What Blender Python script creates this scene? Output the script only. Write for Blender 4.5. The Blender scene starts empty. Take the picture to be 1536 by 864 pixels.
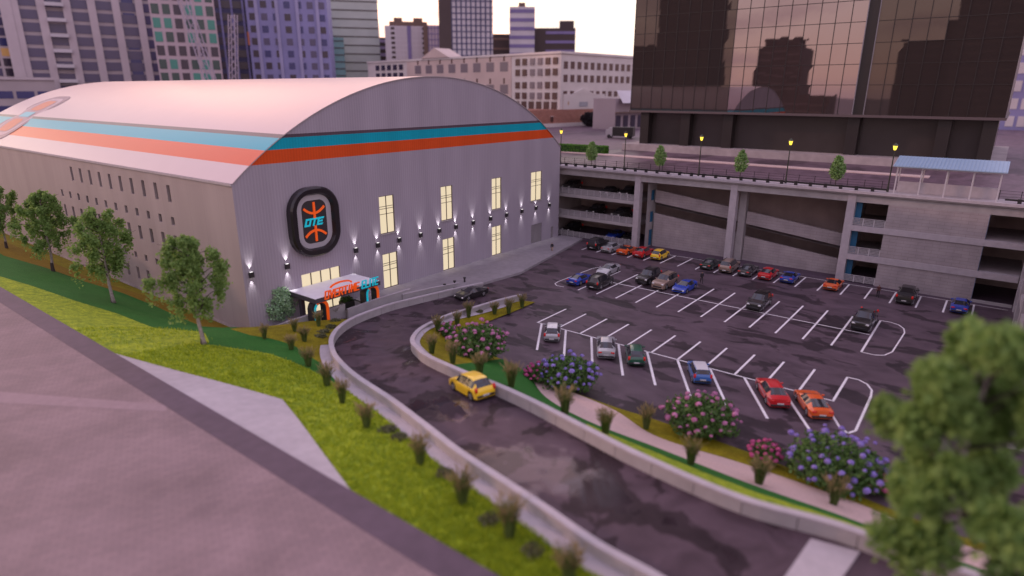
import bpy, bmesh, math, random
import numpy as np
from mathutils import Vector, Matrix
from mathutils.bvhtree import BVHTree
R = math.radians
rnd = random.Random(7)
scene = bpy.context.scene
col = scene.collection

# ------------------------------------------------------------------ camera
CAM = Vector((-33.055, -61.307, 25.12))
YAW, PIT, ROL, FPX = R(37.64217), R(17.31266), R(0.20495), 942.117
fwd = Vector((math.cos(YAW) * math.cos(PIT), math.sin(YAW) * math.cos(PIT), -math.sin(PIT)))
rgt0 = Vector((math.sin(YAW), -math.cos(YAW), 0))
up0 = rgt0.cross(fwd)
rgt = rgt0 * math.cos(ROL) + up0 * math.sin(ROL)
upv = up0 * math.cos(ROL) - rgt0 * math.sin(ROL)
fh = Vector((math.cos(YAW), math.sin(YAW), 0))
cam_d = bpy.data.cameras.new('camera')
cam = bpy.data.objects.new('camera', cam_d)
col.objects.link(cam)
M = Matrix((rgt, upv, -fwd)).transposed().to_4x4()
M.translation = CAM
cam.matrix_world = M
cam_d.sensor_width = 36.0
cam_d.lens = FPX / 1536 * 36.0
cam_d.clip_end = 6000
cam_d.clip_start = 0.5
cam_d.dof.use_dof = True
cam_d.dof.focus_distance = 82.0
cam_d.dof.aperture_fstop = cam_d.lens / 1000 / 0.36
scene.camera = cam

# survey helpers: where a sight line meets a real plane of the place
def sight(px, py):
    return rgt * ((px - 768) / FPX) - upv * ((py - 432) / FPX) + fwd
def at(px, py, z=0.0):
    v = sight(px, py); return CAM + v * ((z - CAM.z) / v.z)
def atX(px, py, X):
    v = sight(px, py); return CAM + v * ((X - CAM.x) / v.x)
def atY(px, py, Y):
    v = sight(px, py); return CAM + v * ((Y - CAM.y) / v.y)
def atD(px, py, d):
    v = sight(px, py); return CAM + v * (d / v.dot(fh))
ground_bvh = []
def on_ground(px, py):
    v = sight(px, py).normalized(); best = None
    for b in ground_bvh:
        h = b.ray_cast(CAM, v)
        if h[0] is not None and (best is None or h[3] < best[1]):
            best = (h[0], h[3])
    return best[0] if best else at(px, py, 0)
def drop(x, y, z0=40):
    best = None
    for b in ground_bvh:
        h = b.ray_cast(Vector((x, y, z0)), Vector((0, 0, -1)))
        if h[0] is not None and (best is None or h[0].z > best):
            best = h[0].z
    return best if best is not None else 0.0

# ------------------------------------------------------------------ materials
def nd(nt, t, **kw):
    n = nt.nodes.new(t)
    for k, v in kw.items():
        if k.startswith('i_'):
            n.inputs[k[2:].replace('_', ' ')].default_value = v
        else:
            setattr(n, k, v)
    return n
def P(name, c, rough=0.6, metal=0.0, var=0.12, vscale=1.2, bump=0.0, bscale=8.0, emit=None, estr=1.0, coat=0.0, spec=0.5, var2=0.0, v2scale=0.15, alpha=None):
    m = bpy.data.materials.new(name); m.use_nodes = True
    nt = m.node_tree; b = nt.nodes['Principled BSDF']
    b.inputs['Roughness'].default_value = rough
    b.inputs['Metallic'].default_value = metal
    b.inputs['Specular IOR Level'].default_value = spec
    b.inputs['Coat Weight'].default_value = coat
    b.inputs['Coat Roughness'].default_value = 0.06
    c4 = (c[0], c[1], c[2], 1)
    L = nt.links
    geo = nd(nt, 'ShaderNodeNewGeometry')
    if var > 0 or var2 > 0:
        n1 = nd(nt, 'ShaderNodeTexNoise'); n1.inputs['Scale'].default_value = vscale; n1.inputs['Detail'].default_value = 5
        L.new(geo.outputs['Position'], n1.inputs['Vector'])
        mr = nd(nt, 'ShaderNodeMapRange'); mr.inputs[1].default_value = 0.25; mr.inputs[2].default_value = 0.75
        mr.inputs[3].default_value = 1 - var; mr.inputs[4].default_value = 1 + var
        L.new(n1.outputs['Fac'], mr.inputs[0])
        val = mr.outputs[0]
        if var2 > 0:
            n2 = nd(nt, 'ShaderNodeTexNoise'); n2.inputs['Scale'].default_value = v2scale; n2.inputs['Detail'].default_value = 4
            L.new(geo.outputs['Position'], n2.inputs['Vector'])
            m2 = nd(nt, 'ShaderNodeMapRange'); m2.inputs[1].default_value = 0.3; m2.inputs[2].default_value = 0.7
            m2.inputs[3].default_value = 1 - var2; m2.inputs[4].default_value = 1 + var2
            L.new(n2.outputs['Fac'], m2.inputs[0])
            mu = nd(nt, 'ShaderNodeMath', operation='MULTIPLY'); L.new(val, mu.inputs[0]); L.new(m2.outputs[0], mu.inputs[1]); val = mu.outputs[0]
        vm = nd(nt, 'ShaderNodeVectorMath', operation='SCALE'); vm.inputs[0].default_value = c
        L.new(val, vm.inputs['Scale']); L.new(vm.outputs[0], b.inputs['Base Color'])
    else:
        b.inputs['Base Color'].default_value = c4
    if bump > 0:
        n3 = nd(nt, 'ShaderNodeTexNoise'); n3.inputs['Scale'].default_value = bscale; n3.inputs['Detail'].default_value = 4
        L.new(geo.outputs['Position'], n3.inputs['Vector'])
        bp = nd(nt, 'ShaderNodeBump'); bp.inputs['Strength'].default_value = bump; bp.inputs['Distance'].default_value = 0.05
        L.new(n3.outputs['Fac'], bp.inputs['Height']); L.new(bp.outputs[0], b.inputs['Normal'])
    if emit:
        b.inputs['Emission Color'].default_value = (*emit, 1); b.inputs['Emission Strength'].default_value = estr
    return m

def stripe_mat(name, base, rough, rib_axis=None, pitch=0.3, ribs=0.3, z_scale=30.0, stripes=True, panel=None, spec=.5, amp=.08):
    m = P(name, base, rough, var=0.0, spec=spec)
    nt = m.node_tree; L = nt.links; b = nt.nodes['Principled BSDF']
    geo = nd(nt, 'ShaderNodeNewGeometry'); sp = nd(nt, 'ShaderNodeSeparateXYZ'); L.new(geo.outputs['Position'], sp.inputs[0])
    mr = nd(nt, 'ShaderNodeMath', operation='DIVIDE'); mr.inputs[1].default_value = z_scale; L.new(sp.outputs['Z'], mr.inputs[0])
    cr = nd(nt, 'ShaderNodeValToRGB'); cr.color_ramp.interpolation = 'CONSTANT'
    els = cr.color_ramp.elements
    els[0].position = 0; els[0].color = (*base, 1)
    if stripes:
        els[1].position = 17.8 / z_scale; els[1].color = (0.62, 0.075, 0.012, 1)
        for z, c in ((19.19, (0.002, 0.33, 0.44)), (20.36, (0.09, 0.065, 0.085)), (20.66, base)):
            e = els.new(z / z_scale); e.color = (*c, 1)
    else:
        els[1].position = 1; els[1].color = (*base, 1)
    L.new(mr.outputs[0], cr.inputs[0])
    n1 = nd(nt, 'ShaderNodeTexNoise'); n1.inputs['Scale'].default_value = 0.35; n1.inputs['Detail'].default_value = 6
    st = nd(nt, 'ShaderNodeVectorMath', operation='MULTIPLY'); st.inputs[1].default_value = (1, 1, 0.15)
    L.new(geo.outputs['Position'], st.inputs[0]); L.new(st.outputs[0], n1.inputs['Vector'])
    v = nd(nt, 'ShaderNodeMapRange'); v.inputs[1].default_value = 0.3; v.inputs[2].default_value = 0.7; v.inputs[3].default_value = 1 - amp; v.inputs[4].default_value = 1 + amp
    L.new(n1.outputs['Fac'], v.inputs[0]); val = v.outputs[0]
    if rib_axis:
        k = nd(nt, 'ShaderNodeMath', operation='MULTIPLY'); k.inputs[1].default_value = 2 * math.pi / pitch
        L.new(sp.outputs[rib_axis], k.inputs[0])
        s = nd(nt, 'ShaderNodeMath', operation='SINE'); L.new(k.outputs[0], s.inputs[0])
        w = nd(nt, 'ShaderNodeMapRange'); w.inputs[1].default_value = -1; w.inputs[2].default_value = 1; w.inputs[3].default_value = 1 - 0.06; w.inputs[4].default_value = 1.04
        L.new(s.outputs[0], w.inputs[0])
        mu = nd(nt, 'ShaderNodeMath', operation='MULTIPLY'); L.new(val, mu.inputs[0]); L.new(w.outputs[0], mu.inputs[1]); val = mu.outputs[0]
        bp = nd(nt, 'ShaderNodeBump'); bp.inputs['Strength'].default_value = ribs; bp.inputs['Distance'].default_value = 0.04
        L.new(s.outputs[0], bp.inputs['Height']); L.new(bp.outputs[0], b.inputs['Normal'])
    if panel:
        br = nd(nt, 'ShaderNodeTexBrick'); br.inputs['Scale'].default_value = 1; br.inputs['Mortar Size'].default_value = 0.02
        br.inputs['Brick Width'].default_value = panel[0]; br.inputs['Row Height'].default_value = panel[1]; br.offset = 0.0
        br.inputs['Color1'].default_value = (1, 1, 1, 1); br.inputs['Color2'].default_value = (.95, .95, .95, 1); br.inputs['Mortar'].default_value = (.8, .8, .8, 1)
        cb = nd(nt, 'ShaderNodeCombineXYZ'); L.new(sp.outputs[panel[2]], cb.inputs[0]); L.new(sp.outputs['Z'], cb.inputs[1]); L.new(cb.outputs[0], br.inputs['Vector'])
        sx = nd(nt, 'ShaderNodeSeparateColor'); L.new(br.outputs['Color'], sx.inputs[0])
        mu = nd(nt, 'ShaderNodeMath', operation='MULTIPLY'); L.new(val, mu.inputs[0]); L.new(sx.outputs[0], mu.inputs[1]); val = mu.outputs[0]
    vm = nd(nt, 'ShaderNodeVectorMath', operation='SCALE'); L.new(cr.outputs['Color'], vm.inputs[0]); L.new(val, vm.inputs['Scale'])
    L.new(vm.outputs[0], b.inputs['Base Color'])
    return m

PUD = [(at(765, 705, 5.2), 4.2), (at(845, 712, 5.3), 2.8), (at(690, 617, 4.5), 2.4)]
PMASK = []
def asphalt_mat(name, base, wet=0.5, wscale=0.11, streak=(1, 1, 1), lo=0.53, puddle_rough=0.12, puddles=None):
    """asphalt with darker, smoother damp patches"""
    m = P(name, base, 0.55, var=0.0, spec=0.28)
    nt = m.node_tree; L = nt.links; b = nt.nodes['Principled BSDF']
    geo = nd(nt, 'ShaderNodeNewGeometry')
    mp = nd(nt, 'ShaderNodeMapping'); mp.inputs['Scale'].default_value = streak; L.new(geo.outputs['Position'], mp.inputs['Vector'])
    n = nd(nt, 'ShaderNodeTexNoise'); n.inputs['Scale'].default_value = wscale; n.inputs['Detail'].default_value = 9; n.inputs['Roughness'].default_value = 0.55; n.inputs['Distortion'].default_value = 0.5
    L.new(mp.outputs[0], n.inputs['Vector'])
    mask = nd(nt, 'ShaderNodeMapRange'); mask.inputs[1].default_value = lo; mask.inputs[2].default_value = lo + 0.025; L.new(n.outputs['Fac'], mask.inputs[0])
    f = nd(nt, 'ShaderNodeTexNoise'); f.inputs['Scale'].default_value = 0.45; f.inputs['Detail'].default_value = 8; f.inputs['Distortion'].default_value = 1.2
    L.new(mp.outputs[0], f.inputs['Vector'])
    fr = nd(nt, 'ShaderNodeMapRange'); fr.inputs[1].default_value = 0.3; fr.inputs[2].default_value = 0.7; fr.inputs[3].default_value = 0.72; fr.inputs[4].default_value = 1.25
    L.new(f.outputs['Fac'], fr.inputs[0])
    g = nd(nt, 'ShaderNodeTexNoise'); g.inputs['Scale'].default_value = 14; g.inputs['Detail'].default_value = 3; L.new(geo.outputs['Position'], g.inputs['Vector'])
    gr = nd(nt, 'ShaderNodeMapRange'); gr.inputs[3].default_value = 0.8; gr.inputs[4].default_value = 1.2; L.new(g.outputs['Fac'], gr.inputs[0])
    mu = nd(nt, 'ShaderNodeMath', operation='MULTIPLY'); L.new(fr.outputs[0], mu.inputs[0]); L.new(gr.outputs[0], mu.inputs[1])
    dk = nd(nt, 'ShaderNodeMapRange'); dk.inputs[3].default_value = 1; dk.inputs[4].default_value = wet; L.new(mask.outputs[0], dk.inputs[0])
    mu2 = nd(nt, 'ShaderNodeMath', operation='MULTIPLY'); L.new(mu.outputs[0], mu2.inputs[0]); L.new(dk.outputs[0], mu2.inputs[1])
    vm = nd(nt, 'ShaderNodeVectorMath', operation='SCALE'); vm.inputs[0].default_value = base; L.new(mu2.outputs[0], vm.inputs['Scale'])
    L.new(vm.outputs[0], b.inputs['Base Color'])
    rr = nd(nt, 'ShaderNodeMapRange'); rr.inputs[1].default_value = lo + 0.08; rr.inputs[2].default_value = lo + 0.13; rr.inputs[3].default_value = 0.5; rr.inputs[4].default_value = puddle_rough
    L.new(n.outputs['Fac'], rr.inputs[0]); L.new(rr.outputs[0], b.inputs['Roughness'])
    if puddles:
        acc = None
        for c, r in puddles:          # standing water: ragged pools around these spots
            ds = nd(nt, 'ShaderNodeVectorMath', operation='DISTANCE'); ds.inputs[1].default_value = c; L.new(geo.outputs['Position'], ds.inputs[0])
            q = nd(nt, 'ShaderNodeMapRange'); q.inputs[1].default_value = 0; q.inputs[2].default_value = r; q.inputs[3].default_value = 1; q.inputs[4].default_value = 0; L.new(ds.outputs['Value'], q.inputs[0])
            if acc is None: acc = q.outputs[0]
            else:
                mxn = nd(nt, 'ShaderNodeMath', operation='MAXIMUM'); L.new(acc, mxn.inputs[0]); L.new(q.outputs[0], mxn.inputs[1]); acc = mxn.outputs[0]
        ad = nd(nt, 'ShaderNodeMath', operation='MULTIPLY_ADD'); ad.inputs[1].default_value = 0.55; L.new(acc, ad.inputs[0]); L.new(f.outputs['Fac'], ad.inputs[2])
        pm = nd(nt, 'ShaderNodeMapRange'); pm.inputs[1].default_value = 0.68; pm.inputs[2].default_value = 0.86; L.new(ad.outputs[0], pm.inputs[0])
        mr2 = nd(nt, 'ShaderNodeMix', data_type='FLOAT'); L.new(pm.outputs[0], mr2.inputs['Factor']); L.new(rr.outputs[0], mr2.inputs['A']); mr2.inputs['B'].default_value = 0.03
        L.new(mr2.outputs['Result'], b.inputs['Roughness'])
        PMASK.append((m, pm))
    bp = nd(nt, 'ShaderNodeBump'); bp.inputs['Strength'].default_value = 0.12; bp.inputs['Distance'].default_value = 0.02; L.new(g.outputs['Fac'], bp.inputs['Height'])
    if puddles:
        iv = nd(nt, 'ShaderNodeMapRange'); iv.inputs[3].default_value = 0.12; iv.inputs[4].default_value = 0.0; L.new(pm.outputs[0], iv.inputs[0]); L.new(iv.outputs[0], bp.inputs['Strength']); io = nd(nt, 'ShaderNodeMapRange'); io.inputs[3].default_value = 1.38; io.inputs[4].default_value = 2.15; L.new(pm.outputs[0], io.inputs[0]); L.new(io.outputs[0], b.inputs['IOR']); b.inputs['Specular Tint'].default_value = (1, .74, .72, 1); L.new(bp.outputs[0], b.inputs['Normal'])
    return m

def grass_mat(name, a, b_, scale=1.3, scale2=7.0):
    m = P(name, a, 0.8, var=0.0, spec=0.15)
    nt = m.node_tree; L = nt.links; b = nt.nodes['Principled BSDF']
    geo = nd(nt, 'ShaderNodeNewGeometry')
    n = nd(nt, 'ShaderNodeTexNoise'); n.inputs['Scale'].default_value = scale; n.inputs['Detail'].default_value = 8; n.inputs['Roughness'].default_value = 0.75; L.new(geo.outputs['Position'], n.inputs['Vector'])
    v = nd(nt, 'ShaderNodeTexNoise'); v.inputs['Scale'].default_value = scale2; v.inputs['Detail'].default_value = 4; L.new(geo.outputs['Position'], v.inputs['Vector'])
    cr = nd(nt, 'ShaderNodeValToRGB'); cr.color_ramp.elements[0].position = 0.36; cr.color_ramp.elements[1].position = 0.66
    cr.color_ramp.elements[0].color = (*a, 1); cr.color_ramp.elements[1].color = (*b_, 1)
    L.new(n.outputs['Fac'], cr.inputs[0])
    vr = nd(nt, 'ShaderNodeMapRange'); vr.inputs[1].default_value = 0.25; vr.inputs[2].default_value = 0.75; vr.inputs[3].default_value = 0.65; vr.inputs[4].default_value = 1.35; L.new(v.outputs['Fac'], vr.inputs[0])
    vm = nd(nt, 'ShaderNodeVectorMath', operation='SCALE'); L.new(cr.outputs['Color'], vm.inputs[0]); L.new(vr.outputs[0], vm.inputs['Scale']); L.new(vm.outputs[0], b.inputs['Base Color'])
    bp = nd(nt, 'ShaderNodeBump'); bp.inputs['Strength'].default_value = 0.6; bp.inputs['Distance'].default_value = 0.12; L.new(v.outputs['Fac'], bp.inputs['Height']); L.new(bp.outputs[0], b.inputs['Normal'])
    return m

def brick_mat(name, c1, c2, mortar, w, h, axis, rough=0.85, ms=0.03):
    m = P(name, c1, rough, var=0.0); nt = m.node_tree; L = nt.links; b = nt.nodes['Principled BSDF']
    geo = nd(nt, 'ShaderNodeNewGeometry'); sp = nd(nt, 'ShaderNodeSeparateXYZ'); L.new(geo.outputs['Position'], sp.inputs[0])
    cb = nd(nt, 'ShaderNodeCombineXYZ')
    L.new(sp.outputs[axis], cb.inputs[0]); L.new(sp.outputs['Z'], cb.inputs[1])
    br = nd(nt, 'ShaderNodeTexBrick'); br.inputs['Scale'].default_value = 1; br.inputs['Mortar Size'].default_value = ms
    br.inputs['Brick Width'].default_value = w; br.inputs['Row Height'].default_value = h
    br.inputs['Color1'].default_value = (*c1, 1); br.inputs['Color2'].default_value = (*c2, 1); br.inputs['Mortar'].default_value = (*mortar, 1)
    L.new(cb.outputs[0], br.inputs['Vector'])
    n = nd(nt, 'ShaderNodeTexNoise'); n.inputs['Scale'].default_value = 0.5; n.inputs['Detail'].default_value = 6; L.new(geo.outputs['Position'], n.inputs['Vector'])
    vr = nd(nt, 'ShaderNodeMapRange'); vr.inputs[1].default_value = 0.3; vr.inputs[2].default_value = 0.7; vr.inputs[3].default_value = 0.85; vr.inputs[4].default_value = 1.12; L.new(n.outputs['Fac'], vr.inputs[0])
    vm = nd(nt, 'ShaderNodeVectorMath', operation='SCALE'); L.new(br.outputs['Color'], vm.inputs[0]); L.new(vr.outputs[0], vm.inputs['Scale']); L.new(vm.outputs[0], b.inputs['Base Color'])
    return m

def leaf_mat(name, a, b_, trans=0.25):
    m = P(name, a, 0.6, var=0.0, spec=0.3); nt = m.node_tree; L = nt.links; b = nt.nodes['Principled BSDF']
    geo = nd(nt, 'ShaderNodeNewGeometry')
    cr = nd(nt, 'ShaderNodeValToRGB'); cr.color_ramp.elements[0].color = (*a, 1); cr.color_ramp.elements[1].color = (*b_, 1)
    n = nd(nt, 'ShaderNodeTexNoise'); n.inputs['Scale'].default_value = 0.9; n.inputs['Detail'].default_value = 2; L.new(geo.outputs['Position'], n.inputs['Vector'])
    ad = nd(nt, 'ShaderNodeMath', operation='ADD'); L.new(geo.outputs['Random Per Island'], ad.inputs[0]); L.new(n.outputs['Fac'], ad.inputs[1])
    mh = nd(nt, 'ShaderNodeMath', operation='MULTIPLY'); mh.inputs[1].default_value = 0.55; L.new(ad.outputs[0], mh.inputs[0])
    L.new(mh.outputs[0], cr.inputs[0]); L.new(cr.outputs[0], b.inputs['Base Color'])
    b.inputs['Transmission Weight'].default_value = 0
    tr = nd(nt, 'ShaderNodeBsdfTranslucent'); L.new(cr.outputs[0], tr.inputs[0])
    mx = nd(nt, 'ShaderNodeMixShader'); mx.inputs[0].default_value = trans
    L.new(b.outputs[0], mx.inputs[1]); L.new(tr.outputs[0], mx.inputs[2])
    L.new(mx.outputs[0], nt.nodes['Material Output'].inputs['Surface'])
    return m

# ------------------------------------------------------------------ mesh building
class MB:
    def __init__(s): s.v = []; s.f = []; s.mi = []
    def add(s, vs, fs, mi=0):
        o = len(s.v); s.v += [tuple(v) for v in vs]
        for f in fs: s.f.append(tuple(i + o for i in f)); s.mi.append(mi)
        return s
    def box(s, x0, x1, y0, y1, z0, z1, mi=0):
        v = [(x0, y0, z0), (x1, y0, z0), (x1, y1, z0), (x0, y1, z0), (x0, y0, z1), (x1, y0, z1), (x1, y1, z1), (x0, y1, z1)]
        return s.add(v, [(0, 3, 2, 1), (4, 5, 6, 7), (0, 1, 5, 4), (1, 2, 6, 5), (2, 3, 7, 6), (3, 0, 4, 7)], mi)
    def quad(s, a, b, c, d, mi=0): return s.add([a, b, c, d], [(0, 1, 2, 3)], mi)
    def beam(s, a, b, w, h, mi=0):
        a = Vector(a); b = Vector(b); d = (b - a).normalized()
        side = d.cross(Vector((0, 0, 1)))
        if side.length < 1e-4: side = Vector((1, 0, 0))
        side.normalize(); u = side.cross(d).normalized()
        vs = []
        for p in (a, b):
            for sx, sz in ((-1, -1), (1, -1), (1, 1), (-1, 1)): vs.append(p + side * (sx * w / 2) + u * (sz * h / 2))
        return s.add(vs, [(3, 2, 1, 0), (4, 5, 6, 7), (0, 1, 5, 4), (1, 2, 6, 5), (2, 3, 7, 6), (3, 0, 4, 7)], mi)
    def tube(s, pts, rad, n=8, mi=0, caps=True):
        pts = [Vector(p) for p in pts]
        if not isinstance(rad, (list, tuple)): rad = [rad] * len(pts)
        rings = []
        for i, p in enumerate(pts):
            d = (pts[min(i + 1, len(pts) - 1)] - pts[max(i - 1, 0)]).normalized()
            a = d.cross(Vector((0, 1, 0.01))); 
            if a.length < 1e-3: a = d.cross(Vector((1, 0, 0)))
            a.normalize(); b = d.cross(a)
            rings.append([p + a * (math.cos(2 * math.pi * k / n) * rad[i]) + b * (math.sin(2 * math.pi * k / n) * rad[i]) for k in range(n)])
        vs = [v for r in rings for v in r]; fs = []
        for i in range(len(rings) - 1):
            for k in range(n):
                fs.append((i * n + k, (i + 1) * n + k, (i + 1) * n + (k + 1) % n, i * n + (k + 1) % n))
        if caps: fs.append(tuple(range(n))); fs.append(tuple((len(rings) - 1) * n + k for k in reversed(range(n))))
        return s.add(vs, fs, mi)
    def grid(s, rows, mi=0):
        """rows: equal-length lists of points -> quads"""
        n = len(rows[0]); vs = [p for r in rows for p in r]; fs = []
        for i in range(len(rows) - 1):
            for j in range(n - 1):
                fs.append((i * n + j, i * n + j + 1, (i + 1) * n + j + 1, (i + 1) * n + j))
        return s.add(vs, fs, mi)
    def prism(s, poly, z0, z1, mi=0):
        n = len(poly)
        vs = [(p[0], p[1], z0) for p in poly] + [(p[0], p[1], z1) for p in poly]
        fs = [tuple(reversed(range(n))), tuple(range(n, 2 * n))] + [(i, (i + 1) % n, n + (i + 1) % n, n + i) for i in range(n)]
        return s.add(vs, fs, mi)
    def ball(s, c, r, seg=8, rings=5, sz=1.0, mi=0, jit=0.0):
        vs = [(c[0], c[1], c[2] + r * sz)]
        for i in range(1, rings):
            t = math.pi * i / rings
            for k in range(seg):
                q = 1 + (rnd.random() - .5) * jit
                vs.append((c[0] + r * q * math.sin(t) * math.cos(2 * math.pi * k / seg), c[1] + r * q * math.sin(t) * math.sin(2 * math.pi * k / seg), c[2] + r * q * sz * math.cos(t)))
        vs.append((c[0], c[1], c[2] - r * sz)); fs = []
        for k in range(seg):
            fs.append((0, 1 + k, 1 + (k + 1) % seg))
            for i in range(rings - 2):
                a = 1 + i * seg; fs.append((a + k, a + seg + k, a + seg + (k + 1) % seg, a + (k + 1) % seg))
            fs.append((1 + (rings - 2) * seg + k, len(vs) - 1, 1 + (rings - 2) * seg + (k + 1) % seg))
        return s.add(vs, fs, mi)
    def mesh(s, name, mats, smooth=False, origin=(0, 0, 0)):
        me = bpy.data.meshes.new(name)
        o = Vector(origin)
        me.from_pydata([tuple(Vector(v) - o) for v in s.v], [], s.f); me.validate(); 
        if not isinstance(mats, (list, tuple)): mats = [mats]
        for m in mats: me.materials.append(m)
        if len(mats) > 1 and len(me.polygons) == len(s.mi): me.polygons.foreach_set('material_index', s.mi)
        if smooth: me.polygons.foreach_set('use_smooth', [True] * len(me.polygons))
        me.update(); return me
    def fix(s, me):
        bm = bmesh.new(); bm.from_mesh(me); bmesh.ops.recalc_face_normals(bm, faces=bm.faces); bm.to_mesh(me); bm.free(); return me
    def build(s, name, mats, parent=None, smooth=False, origin=(0, 0, 0), fix=False):
        me = s.mesh(name, mats, smooth, origin)
        if fix: s.fix(me)
        o = bpy.data.objects.new(name, me); col.objects.link(o); o.location = origin
        if parent is not None: o.parent = parent
        return o
def tag(o, label=None, cat=None, group=None, kind=None):
    if label: o['label'] = label
    if cat: o['category'] = cat
    if group: o['group'] = group
    if kind: o['kind'] = kind
    return o
def thing(name, label, cat, loc=(0, 0, 0), rz=0.0, group=None):
    o = bpy.data.objects.new(name, None); col.objects.link(o); o.empty_display_size = 0.3
    o.location = loc; o.rotation_euler = (0, 0, rz)
    return tag(o, label, cat, group)
def struct(name, mb, mat, smooth=False): return tag(mb.build(name, mat, smooth=smooth), kind='structure')
def inst(name, me, parent, loc=(0, 0, 0), rot=(0, 0, 0), scale=(1, 1, 1)):
    o = bpy.data.objects.new(name, me); col.objects.link(o); o.parent = parent; o.location = loc; o.rotation_euler = rot; o.scale = scale
    return o
def kids(o): return KIDS.get(o.name, [])
def dup(root, loc, rz, label, group=None, scale=None):
    """copy of a thing with its parts and sub-parts"""
    def cp(o, parent):
        c = o.copy(); col.objects.link(c)
        if parent is not None: c.parent = parent
        for ch in list(o.children): cp(ch, c)
        return c
    r = cp(root, None); r.location = loc; r.rotation_euler = (0, 0, rz); r['label'] = label
    if group: r['group'] = group
    if scale: r.scale = (scale,) * 3
    return r
def catmull(pts, n):
    pts = [Vector(p) for p in pts]; out = []
    for i in range(len(pts) - 1):
        p0 = pts[max(i - 1, 0)]; p1 = pts[i]; p2 = pts[i + 1]; p3 = pts[min(i + 2, len(pts) - 1)]
        for k in range(n):
            t = k / n
            out.append(0.5 * ((2 * p1) + (p2 - p0) * t + (2 * p0 - 5 * p1 + 4 * p2 - p3) * t * t + (3 * p1 - p0 - 3 * p2 + p3) * t ** 3))
    out.append(pts[-1]); return out
def text_mesh(body, size, depth, shear=0.0, offset=0.0, spacing=1.0):
    cu = bpy.data.curves.new('lettering', 'FONT'); cu.body = body; cu.size = size; cu.extrude = depth; cu.shear = shear; cu.offset = offset; cu.space_character = spacing
    cu.align_x = 'CENTER'
    o = bpy.data.objects.new('lettering', cu); col.objects.link(o)
    bpy.context.view_layer.update()
    me = bpy.data.meshes.new_from_object(o.evaluated_get(bpy.context.evaluated_depsgraph_get()))
    bpy.data.objects.remove(o); bpy.data.curves.remove(cu); return me

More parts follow.
